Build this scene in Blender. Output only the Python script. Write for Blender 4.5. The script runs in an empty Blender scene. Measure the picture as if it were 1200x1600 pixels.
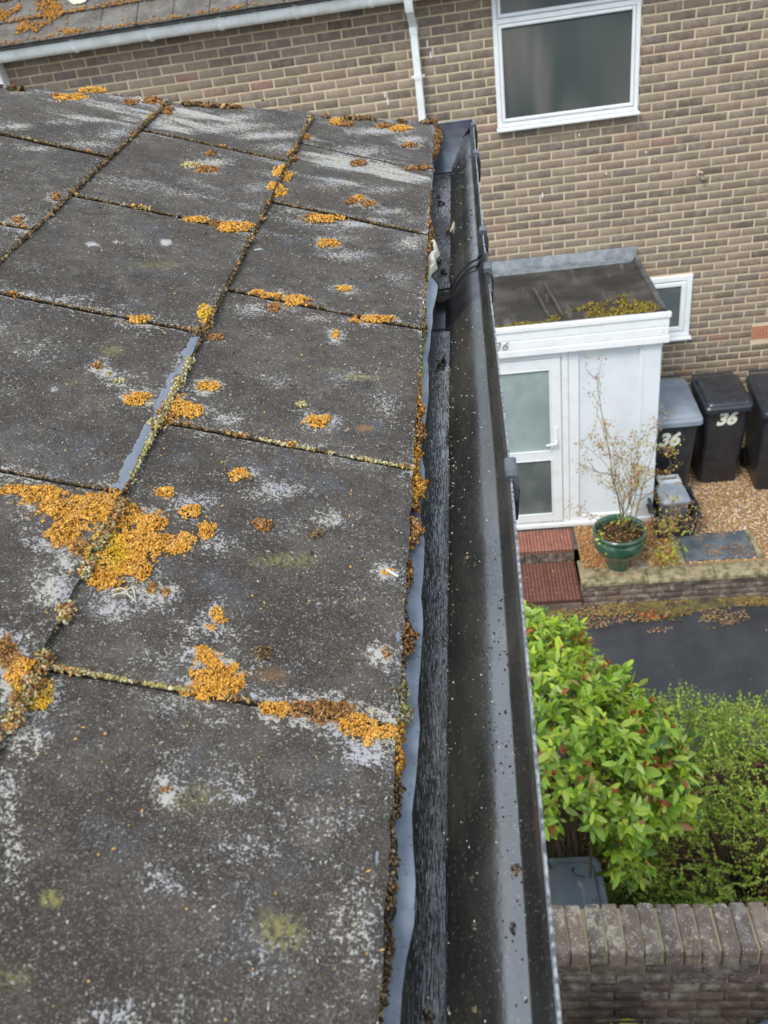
import bpy, math, random
import numpy as np
from mathutils import Vector, Matrix

R_ = random.Random(7)
RNG = np.random.default_rng(11)
SC = bpy.context.scene
COL = SC.collection
V3 = lambda *a: np.array(a, float)

# ------------------------------------------------------------------ camera
cd = bpy.data.cameras.new('camera'); cam = bpy.data.objects.new('camera', cd); COL.objects.link(cam)
YAW, PIT, ROL, FPX = -0.15568, 0.59823, -0.16203, 1311.6
_f = V3(math.sin(YAW)*math.cos(PIT), math.cos(YAW)*math.cos(PIT), -math.sin(PIT))
_r = V3(math.cos(YAW), -math.sin(YAW), 0); _u = np.cross(_r, _f)
_r2 = math.cos(ROL)*_r + math.sin(ROL)*_u; _u2 = -math.sin(ROL)*_r + math.cos(ROL)*_u
cam.matrix_world = Matrix(((_r2[0], _u2[0], -_f[0], 0), (_r2[1], _u2[1], -_f[1], 0), (_r2[2], _u2[2], -_f[2], 0), (0, 0, 0, 1)))
cd.sensor_fit = 'VERTICAL'; cd.sensor_height = 36.0; cd.sensor_width = 27.0
cd.lens = FPX/1600*36; cd.clip_start = 0.02; cd.clip_end = 400
cd.dof.use_dof = True; cd.dof.focus_distance = 0.95; cd.dof.aperture_fstop = 13.0
SC.camera = cam

# ------------------------------------------------------------------ daylight: soft overcast
SUN_EL, SUN_AZ = math.radians(52), math.radians(215)     # azimuth clockwise from +Y
w = bpy.data.worlds.new('World'); SC.world = w; w.use_nodes = True
nt = w.node_tree; nt.nodes.clear()
out = nt.nodes.new('ShaderNodeOutputWorld'); bg = nt.nodes.new('ShaderNodeBackground')
sky = nt.nodes.new('ShaderNodeTexSky'); sky.sky_type = 'NISHITA'; sky.sun_disc = False
sky.sun_elevation = SUN_EL; sky.sun_rotation = SUN_AZ; sky.air_density = 1.0; sky.dust_density = 2.5
hs = nt.nodes.new('ShaderNodeHueSaturation'); hs.inputs['Saturation'].default_value = 0.30; hs.inputs['Value'].default_value = 1.0
tc = nt.nodes.new('ShaderNodeTexCoord'); cl = nt.nodes.new('ShaderNodeTexNoise'); cl.inputs['Scale'].default_value = 1.6; cl.inputs['Detail'].default_value = 4
cr = nt.nodes.new('ShaderNodeMapRange'); cr.inputs['From Min'].default_value = 0.3; cr.inputs['From Max'].default_value = 0.7; cr.inputs['To Min'].default_value = 0.8; cr.inputs['To Max'].default_value = 1.2
mx = nt.nodes.new('ShaderNodeVectorMath'); mx.operation = 'SCALE'
cm = nt.nodes.new('ShaderNodeMix'); cm.data_type = 'RGBA'; cm.inputs[0].default_value = 0.62
cm.inputs[7].default_value = (8.1, 9.4, 11.2, 1)          # the cloud deck, as bright as a thin overcast
L = nt.links.new
L(sky.outputs[0], hs.inputs['Color']); L(hs.outputs[0], cm.inputs[6])
L(tc.outputs['Generated'], cl.inputs['Vector']); L(cl.outputs['Fac'], cr.inputs['Value'])
L(cm.outputs[2], mx.inputs[0]); L(cr.outputs[0], mx.inputs['Scale']); L(mx.outputs[0], bg.inputs['Color'])
bg.inputs['Strength'].default_value = 0.11
L(bg.outputs[0], out.inputs[0])
sd = bpy.data.lights.new('sun', 'SUN'); sun = bpy.data.objects.new('sun', sd); COL.objects.link(sun)
sd.energy = 1.4; sd.angle = math.radians(16); sd.color = (1.0, 0.95, 0.87)
_sd = Vector((math.sin(SUN_AZ)*math.cos(SUN_EL), math.cos(SUN_AZ)*math.cos(SUN_EL), math.sin(SUN_EL)))
sun.rotation_euler = _sd.to_track_quat('Z', 'Y').to_euler()
SC.view_settings.view_transform = 'Standard'; SC.view_settings.look = 'None'
SC.view_settings.exposure = 0.74; SC.view_settings.gamma = 1.0; SC.view_settings.use_curve_mapping = False

# ------------------------------------------------------------------ numeric noise
def _h(ix, iy, seed):
    n = (ix*374761393 + iy*668265263 + seed*1442695041) & 0xFFFFFFFF
    n = ((n ^ (n >> 13))*1274126177) & 0xFFFFFFFF
    return ((n ^ (n >> 16)) & 0xFFFF)/65535.0
def vnoise(x, y, seed=0):
    x = np.asarray(x, float); y = np.asarray(y, float)
    ix = np.floor(x).astype(np.int64); iy = np.floor(y).astype(np.int64)
    fx = x-ix; fy = y-iy; fx = fx*fx*(3-2*fx); fy = fy*fy*(3-2*fy)
    a = _h(ix, iy, seed); b = _h(ix+1, iy, seed); c = _h(ix, iy+1, seed); d = _h(ix+1, iy+1, seed)
    return (a*(1-fx)+b*fx)*(1-fy)+(c*(1-fx)+d*fx)*fy
def fbm(x, y, seed=0, o=4):
    s = 0; a = .5; t = 0
    for k in range(o):
        s = s+a*vnoise(np.asarray(x)*2**k, np.asarray(y)*2**k, seed+k*17); t += a; a *= .55
    return s/t-.5
def sstep(a, b, x): 
    t = np.clip((x-a)/(b-a), 0, 1); return t*t*(3-2*t)

# ------------------------------------------------------------------ materials
class Mt:
    def __init__(s, name, base=(.5, .5, .5), rough=.7, spec=.5, metal=0.0):
        s.m = bpy.data.materials.new(name); s.m.use_nodes = True; s.nt = s.m.node_tree
        s.b = s.nt.nodes['Principled BSDF']; s.set('Base Color', base if not isinstance(base, tuple) else (*base, 1))
        s.set('Roughness', rough); s.set('Specular IOR Level', spec); s.set('Metallic', metal)
        g = s.nt.nodes.new('ShaderNodeNewGeometry'); s.pos = g.outputs['Position']
    def L(s, a, b):
        if isinstance(a, bpy.types.NodeSocket): s.nt.links.new(a, b)
        else: b.default_value = a
    def set(s, k, v): s.L(v, s.b.inputs[k])
    def scaled(s, v):
        n = s.nt.nodes.new('ShaderNodeVectorMath'); n.operation = 'MULTIPLY'; s.L(s.pos, n.inputs[0]); n.inputs[1].default_value = v; return n.outputs[0]
    def noise(s, scale, detail=3, rough=.55, vec=None, dist=0):
        n = s.nt.nodes.new('ShaderNodeTexNoise'); n.inputs['Scale'].default_value = scale; n.inputs['Detail'].default_value = detail
        n.inputs['Roughness'].default_value = rough; n.inputs['Distortion'].default_value = dist
        s.L(s.pos if vec is None else vec, n.inputs['Vector']); return n.outputs['Fac']
    def vor(s, scale, vec=None, out='Distance', feat='F1', rnd=1):
        n = s.nt.nodes.new('ShaderNodeTexVoronoi'); n.feature = feat; n.inputs['Scale'].default_value = scale; n.inputs['Randomness'].default_value = rnd
        s.L(s.pos if vec is None else vec, n.inputs['Vector']); return n.outputs[out]
    def rng(s, v, a, b, c=0, d=1):
        n = s.nt.nodes.new('ShaderNodeMapRange'); n.interpolation_type = 'SMOOTHSTEP' if b > a else 'LINEAR'
        s.L(v, n.inputs['Value'])
        for k, q in zip(('From Min', 'From Max', 'To Min', 'To Max'), (a, b, c, d)): s.L(q, n.inputs[k])
        return n.outputs[0]
    def mth(s, op, a, b=0.0, clamp=False):
        n = s.nt.nodes.new('ShaderNodeMath'); n.operation = op; n.use_clamp = clamp; s.L(a, n.inputs[0]); s.L(b, n.inputs[1]); return n.outputs[0]
    def mix(s, f, a, b, mode='MIX'):
        n = s.nt.nodes.new('ShaderNodeMix'); n.data_type = 'RGBA'; n.blend_type = mode
        s.L(f, n.inputs[0]); s.L((*a, 1) if isinstance(a, tuple) else a, n.inputs[6]); s.L((*b, 1) if isinstance(b, tuple) else b, n.inputs[7]); return n.outputs[2]
    def ramp(s, f, stops):
        n = s.nt.nodes.new('ShaderNodeValToRGB'); e = n.color_ramp.elements
        while len(e) < len(stops): e.new(.5)
        for q, (p, c) in zip(e, stops): q.position = p; q.color = (*c, 1)
        s.L(f, n.inputs[0]); return n.outputs[0]
    def attr(s, name, out='Fac'):
        n = s.nt.nodes.new('ShaderNodeAttribute'); n.attribute_name = name; return n.outputs[out]
    def orand(s):
        return s.nt.nodes.new('ShaderNodeObjectInfo').outputs['Random']
    def bump(s, h, strength=.5, dist=.002, prev=None):
        n = s.nt.nodes.new('ShaderNodeBump'); n.inputs['Strength'].default_value = strength; n.inputs['Distance'].default_value = dist
        s.L(h, n.inputs['Height'])
        if prev is not None: s.L(prev, n.inputs['Normal'])
        s.L(n.outputs[0], s.b.inputs['Normal']); return n.outputs[0]

def simple(name, c1, c2, sc, rough=.7, spec=.4, bs=0, bd=.001, bsc=None):
    k = Mt(name, rough=rough, spec=spec); k.set('Base Color', k.mix(k.rng(k.noise(sc, 4), .35, .65), c1, c2))
    if bs: k.bump(k.noise(bsc or sc*3, 4), bs, bd)
    return k.m

# ------------------------------------------------------------------ mesh builders
def mesh_np(name, V, F, col=None, attrs=None, smooth=False):
    V = np.asarray(V, np.float32).reshape(-1, 3); me = bpy.data.meshes.new(name)
    if isinstance(F, np.ndarray):
        n, k = F.shape; me.vertices.add(len(V)); me.vertices.foreach_set('co', V.ravel())
        me.loops.add(n*k); me.loops.foreach_set('vertex_index', F.astype(np.int32).ravel())
        me.polygons.add(n); me.polygons.foreach_set('loop_start', np.arange(0, n*k, k, dtype=np.int32))
        me.update(calc_edges=True)
    else:
        me.from_pydata(V.tolist(), [], [list(map(int, f)) for f in F]); me.update()
    if smooth: me.polygons.foreach_set('use_smooth', np.ones(len(me.polygons), bool))
    if col is not None:
        a = me.color_attributes.new('col', 'FLOAT_COLOR', 'POINT'); c = np.ones((len(V), 4), np.float32); c[:, :3] = col; a.data.foreach_set('color', c.ravel())
    for k, v in (attrs or {}).items():
        a = me.attributes.new(k, 'FLOAT', 'POINT'); a.data.foreach_set('value', np.asarray(v, np.float32).ravel())
    return me
def link(name, me, mat, parent=None, loc=None):
    o = bpy.data.objects.new(name, me); COL.objects.link(o)
    if mat is not None and me is not None and not me.materials: me.materials.append(mat)
    if parent is not None: o.parent = parent
    if loc is not None: o.location = loc
    return o
def wpos(o):
    p = V3(*o.location)
    while o.parent is not None: o = o.parent; p = p+V3(*o.location)
    return p
def tag(o, label=None, cat=None, group=None, kind=None):
    if label: o['label'] = label
    if cat: o['category'] = cat
    if group: o['group'] = group
    if kind: o['kind'] = kind
    return o
def thing(name, loc, label, cat, group=None):
    o = bpy.data.objects.new(name, None); o.empty_display_size = .05; COL.objects.link(o); o.location = loc
    return tag(o, label, cat, group)
class MB:
    """collects world-space geometry, then links it as one mesh"""
    def __init__(s): s.v = []; s.f = []; s.n = 0
    def add(s, V, F):
        V = np.asarray(V, float).reshape(-1, 3); s.v.append(V); s.f += [[int(i)+s.n for i in f] for f in F]; s.n += len(V); return s
    def box(s, x0, x1, y0, y1, z0, z1, c=0.0):
        if c <= 0:
            V = [(x, y, z) for z in (z0, z1) for x, y in ((x0, y0), (x1, y0), (x1, y1), (x0, y1))]
            return s.add(V, [(3, 2, 1, 0), (4, 5, 6, 7), (0, 1, 5, 4), (1, 2, 6, 5), (2, 3, 7, 6), (3, 0, 4, 7)])
        def ring(i, z): 
            a = c; return [(x0+i+a, y0+i, z), (x1-i-a, y0+i, z), (x1-i, y0+i+a, z), (x1-i, y1-i-a, z), (x1-i-a, y1-i, z), (x0+i+a, y1-i, z), (x0+i, y1-i-a, z), (x0+i, y0+i+a, z)]
        return s.loft([ring(c, z0), ring(0, z0+c), ring(0, z1-c), ring(c, z1)])
    def loft(s, rings, cap0=True, cap1=True, closed=True):
        n = len(rings[0]); V = [p for r in rings for p in r]; F = []
        for i in range(len(rings)-1):
            for j in range(n if closed else n-1):
                k = (j+1) % n; F.append((i*n+j, i*n+k, (i+1)*n+k, (i+1)*n+j))
        if cap0: F.append(tuple(range(n-1, -1, -1)))
        if cap1: F.append(tuple(range((len(rings)-1)*n, len(rings)*n)))
        return s.add(V, F)
    def tube(s, pts, rad, n=6, cap=True):
        pts = [V3(*p) for p in pts]; rs = rad if hasattr(rad, '__len__') else [rad]*len(pts); rings = []
        for i, p in enumerate(pts):
            d = pts[min(i+1, len(pts)-1)]-pts[max(i-1, 0)]; d /= (np.linalg.norm(d)+1e-9)
            a = np.cross(d, V3(0, 0, 1) if abs(d[2]) < .9 else V3(1, 0, 0)); a /= np.linalg.norm(a); b = np.cross(d, a)
            rings.append([p+rs[i]*(a*math.cos(t)+b*math.sin(t)) for t in np.arange(n)*2*math.pi/n])
        return s.loft(rings, cap, cap)
    def lathe(s, prof, c, n=24, cap0=True, cap1=False):
        return s.loft([[(c[0]+r*math.cos(t), c[1]+r*math.sin(t), c[2]+z) for t in np.arange(n)*2*math.pi/n] for r, z in prof], cap0, cap1)
    def build(s, name, mat, parent=None, smooth=False, M=None, ang=None):
        V = np.vstack(s.v)
        if M is not None: V = V@np.array(M.to_3x3()).T+np.array(M.translation)
        base = wpos(parent) if parent is not None else V3((V[:, 0].min()+V[:, 0].max())/2, (V[:, 1].min()+V[:, 1].max())/2, V[:, 2].min())
        me = mesh_np(name, V-base, s.f, smooth=smooth)
        if ang: me.set_sharp_from_angle(angle=math.radians(ang))
        o = link(name, me, mat, parent)
        if parent is None: o.location = base
        return o
def stuffmesh(name, V, F, mat, parent=None, col=None, smooth=False, attrs=None):
    V = np.asarray(V).reshape(-1, 3); base = wpos(parent) if parent is not None else V3(V[:, 0].mean(), V[:, 1].mean(), V[:, 2].min())
    o = link(name, mesh_np(name, V-base, F, col, attrs, smooth), mat, parent)
    if parent is None: o.location = base
    o['kind'] = 'stuff'; return o
_t = (1+5**.5)/2
ICO_V = np.array([(-1, _t, 0), (1, _t, 0), (-1, -_t, 0), (1, -_t, 0), (0, -1, _t), (0, 1, _t), (0, -1, -_t), (0, 1, -_t), (_t, 0, -1), (_t, 0, 1), (-_t, 0, -1), (-_t, 0, 1)])/math.sqrt(1+_t*_t)
ICO_F = np.array([(0, 11, 5), (0, 5, 1), (0, 1, 7), (0, 7, 10), (0, 10, 11), (1, 5, 9), (5, 11, 4), (11, 10, 2), (10, 7, 6), (7, 1, 8), (3, 9, 4), (3, 4, 2), (3, 2, 6), (3, 6, 8), (3, 8, 9), (4, 9, 5), (2, 4, 11), (6, 2, 10), (8, 6, 7), (9, 8, 1)])
OCT_V = np.array([(1, 0, 0), (-1, 0, 0), (0, 1, 0), (0, -1, 0), (0, 0, 1), (0, 0, -1)], float)
OCT_F = np.array([(0, 2, 4), (2, 1, 4), (1, 3, 4), (3, 0, 4), (2, 0, 5), (1, 2, 5), (3, 1, 5), (0, 3, 5)])
def rotmats(n, rng=RNG):
    q = rng.normal(size=(n, 4)); q /= np.linalg.norm(q, axis=1)[:, None]; a, b, c, d = q.T
    return np.stack([np.stack([1-2*(c*c+d*d), 2*(b*c-a*d), 2*(b*d+a*c)], -1), np.stack([2*(b*c+a*d), 1-2*(b*b+d*d), 2*(c*d-a*b)], -1), np.stack([2*(b*d-a*c), 2*(c*d+a*b), 1-2*(b*b+c*c)], -1)], 1)
def scatter(P, S, bv, bf, rot=None, col=None, jit=.25):
    """copies of a little base mesh: P (n,3), S (n,3) sizes, rot (n,3,3)"""
    n = len(P); k = len(bv); B = bv[None]*(1+jit*(RNG.random((n, k, 1))-.5)*2)*S[:, None, :]
    if rot is not None: B = np.einsum('nij,nkj->nki', rot, B)
    V = (B+P[:, None, :]).reshape(-1, 3); F = (bf[None]+np.arange(n)[:, None, None]*k).reshape(-1, bf.shape[1])
    return V, F, (np.repeat(col, k, 0) if col is not None else None)
# measured positions on the slates: centre and half axes in roof coordinates (metres)
MOSS=[('A',0.3032,0.5442,-0.0173,0.0058,-0.0039,-0.0102,'o'),('A',0.2817,0.534,-0.0174,0.0056,-0.0062,-0.0171,'o'),('A',0.267,0.5111,-0.0162,0.005,-0.0066,-0.0189,'o'),('A',0.2557,0.5399,-0.0122,0.0039,-0.0062,-0.0188,'o'),('A',0.2516,0.4948,-0.0098,0.0029,-0.0032,-0.0092,'b'),('A',0.2369,0.5459,-0.0142,0.0046,-0.0053,-0.0176,'o'),('A',0.2289,0.5001,-0.0173,0.0051,-0.007,-0.0223,'y'),('A',0.2274,0.4755,-0.015,0.0043,-0.004,-0.0125,'o'),('A',0.2143,0.518,-0.0159,0.0049,-0.0056,-0.0193,'o'),('A',0.2126,0.4918,-0.0127,0.0037,-0.0047,-0.0156,'o'),('A',0.199,0.5211,-0.018,0.0055,-0.0033,-0.0119,'o'),('A',0.1821,0.527,-0.0096,0.0029,-0.0025,-0.01,'o'),('A',0.2115,0.5442,-0.0106,0.0034,-0.0037,-0.0133,'o'),('A',0.2168,0.5393,-0.0095,0.003,-0.0029,-0.0103,'o'),('A',0.3241,0.5457,-0.0099,0.0033,-0.0024,-0.0059,'o'),('B',0.1832,0.5657,-0.0095,0.0031,-0.0023,-0.0094,'o'),('B2',0.1675,0.5466,-0.0074,0.0023,-0.0024,-0.0105,'o'),('C',0.1915,0.4725,-0.004,0.0011,-0.0014,-0.0051,'b'),('C',0.182,0.471,-0.0036,0.001,-0.001,-0.0037,'b'),('C',0.1918,0.5172,-0.0047,0.0014,-0.0009,-0.0035,'o'),('D',0.1576,0.6266,-0.0087,0.003,-0.0018,-0.0089,'o'),('E',0.2132,0.5836,-0.0075,0.0026,-0.002,-0.0072,'o'),('F',0.1245,0.5649,-0.0098,0.0031,-0.0014,-0.0078,'b'),('G',0.0793,0.5664,-0.0048,0.0015,-0.0007,-0.0047,'k'),('H',0.1382,0.4563,-0.0059,0.0015,-0.0018,-0.0085,'o'),('H',0.1407,0.4441,-0.0049,0.0012,-0.0009,-0.0042,'o'),('I',0.1401,0.421,-0.0087,0.0021,-0.0021,-0.0089,'o'),('I',0.1282,0.4041,-0.0163,0.0039,-0.0024,-0.0106,'o'),('I',0.132,0.3899,-0.015,0.0035,-0.0018,-0.0077,'o'),('I',0.1174,0.3955,-0.0102,0.0023,-0.002,-0.0094,'o'),('J',0.1013,0.4294,-0.0072,0.0017,-0.0011,-0.0063,'k'),('K',0.0843,0.3835,-0.0102,0.0023,-0.0012,-0.0071,'o'),('K',0.0663,0.387,-0.013,0.0029,-0.0008,-0.0057,'b'),('K',0.0451,0.3891,-0.0158,0.0035,-0.0011,-0.0099,'b'),('K',0.0274,0.3823,-0.0149,0.0033,-0.0008,-0.0091,'o'),('K',0.0076,0.3809,-0.0106,0.0023,-0.0003,-0.0057,'o'),('K',0.0202,0.3709,-0.0052,0.0011,-0.0004,-0.0054,'o'),('K',0.0537,0.3936,-0.0061,0.0014,-0.0005,-0.0042,'k'),('L',0.0121,0.4489,-0.0029,0.0007,-0.0005,-0.0073,'b'),('M',0.2633,0.386,-0.0091,0.0022,-0.0056,-0.0139,'b'),('M',0.2491,0.3753,-0.0107,0.0025,-0.0042,-0.0106,'o'),('M',0.2367,0.3645,-0.0098,0.0023,-0.004,-0.0103,'y'),('M',0.2397,0.3556,-0.0074,0.0017,-0.0021,-0.0055,'b'),('N',0.231,0.7123,-0.0114,0.0045,-0.0042,-0.0166,'o'),('N',0.2195,0.7111,-0.0091,0.0036,-0.0023,-0.0094,'o'),('N',0.2376,0.6903,-0.0089,0.0035,-0.0024,-0.009,'b'),('N',0.2393,0.7278,-0.0046,0.0018,-0.0016,-0.0065,'o'),('O',0.2713,0.7042,-0.0116,0.0046,-0.0033,-0.0113,'o'),('P',0.2148,0.7588,-0.0095,0.004,-0.0018,-0.008,'o'),('Q',0.0971,0.7346,-0.0131,0.0051,-0.0012,-0.0099,'o'),('R',0.1194,0.7582,-0.0044,0.0018,-0.0009,-0.0058,'p'),('S',0.1021,0.9201,-0.0036,0.0017,-0.0012,-0.0106,'o'),('T',0.3208,0.7477,-0.005,0.0022,-0.0022,-0.0066,'b'),('T',0.3082,0.738,-0.0039,0.0017,-0.0014,-0.0044,'p'),('T',0.2955,0.7274,-0.0049,0.0021,-0.0013,-0.0043,'p'),('J1',0.248,0.8883,-0.0072,0.0036,-0.0059,-0.0252,'y'),('J1',0.245,0.8541,-0.0115,0.0055,-0.0025,-0.0107,'k'),('J1',0.2303,0.8581,-0.009,0.0042,-0.0015,-0.0068,'b'),('J2',0.3116,0.854,-0.0116,0.0058,-0.0023,-0.008,'o'),('J3',0.1837,0.9855,-0.0147,0.0077,-0.0014,-0.0083,'o'),('J3',0.161,0.9828,-0.0163,0.0084,-0.002,-0.0132,'o'),('J3',0.2072,0.9842,-0.0101,0.0053,-0.0009,-0.005,'o'),('J4',0.0588,0.9776,-0.0267,0.013,-0.0006,-0.0083,'o'),('U',0.1394,1.1803,-0.0138,0.0083,-0.0015,-0.0131,'o'),('V',0.1036,1.0464,-0.0088,0.0047,-0.0007,-0.0073,'o'),('W',0.1788,0.9561,-0.0079,0.004,-0.0019,-0.0112,'b'),('X',0.3189,1.1499,-0.0138,0.0089,-0.0025,-0.0103,'o'),('X',0.265,1.153,-0.0215,0.0134,-0.003,-0.0146,'o'),('X',0.291,1.1509,-0.0109,0.0069,-0.0018,-0.0083,'b'),('Y',0.2428,1.4092,-0.0141,0.0105,-0.0036,-0.0228,'o'),('Y2',0.2393,1.3374,-0.0126,0.0089,-0.0039,-0.0237,'o'),('Z',0.2413,1.5025,-0.007,0.0055,-0.0029,-0.0191,'b'),('a',0.1579,1.2636,-0.0254,0.0164,-0.0015,-0.0121,'o'),('a',0.1728,1.2672,-0.0125,0.0081,-0.0012,-0.0098,'b'),('b',0.1236,1.3615,-0.0097,0.0066,-0.0013,-0.0137,'b'),('b',0.0982,1.367,-0.0099,0.0067,-0.0009,-0.0111,'b'),('b',0.1151,1.3822,-0.0079,0.0054,-0.001,-0.0113,'o'),('c',0.6074,1.594,-0.0159,0.0161,-0.0046,-0.0138,'o'),('c',0.6228,1.5336,-0.0193,0.0191,-0.0056,-0.0161,'o'),('c',0.535,1.5755,-0.0104,0.01,-0.004,-0.0136,'b'),('c',0.5081,1.6104,-0.0126,0.0121,-0.0049,-0.0176,'b'),('d',0.477,1.5958,-0.0091,0.0085,-0.0055,-0.0207,'b'),('c',0.6436,1.5261,-0.0094,0.0094,-0.0034,-0.0096,'b'),('e',0.0151,0.5367,-0.0058,0.0017,-0.0002,-0.0045,'o'),('f',0.1391,0.3121,-0.0033,0.0006,-0.0005,-0.0021,'b'),('g',0.4964,1.1151,-0.0053,0.0037,-0.0035,-0.0098,'b'),('h',0.5078,1.0224,-0.0062,0.004,-0.004,-0.0102,'b'),('i',0.0691,1.8211,-0.0204,0.0177,-0.0009,-0.0177,'o'),('i',0.1016,1.8158,-0.0175,0.0154,-0.0011,-0.0175,'b'),('i',0.1757,1.7733,-0.0142,0.0126,-0.0017,-0.0168,'b'),('i',0.0222,1.5987,-0.0234,0.0177,-0.0003,-0.0107,'b'),('i',0.1945,1.7704,-0.0117,0.0104,-0.0023,-0.0209,'o'),('i',0.2331,1.6361,-0.0064,0.0054,-0.002,-0.0146,'b'),('i',0.0452,1.7221,-0.0148,0.0121,-0.0005,-0.0121,'b'),('j',0.3423,1.7856,-0.0011,0.0011,-0.0008,-0.0042,'b'),('k',0.1304,1.5528,-0.013,0.01,-0.0012,-0.0135,'b'),('k',0.3614,1.4248,-0.0088,0.007,-0.0019,-0.0088,'b'),('k',0.3748,1.3515,-0.0135,0.0103,-0.0033,-0.0133,'p'),('k',0.3512,1.3441,-0.0153,0.0115,-0.003,-0.0132,'b')]
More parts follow.
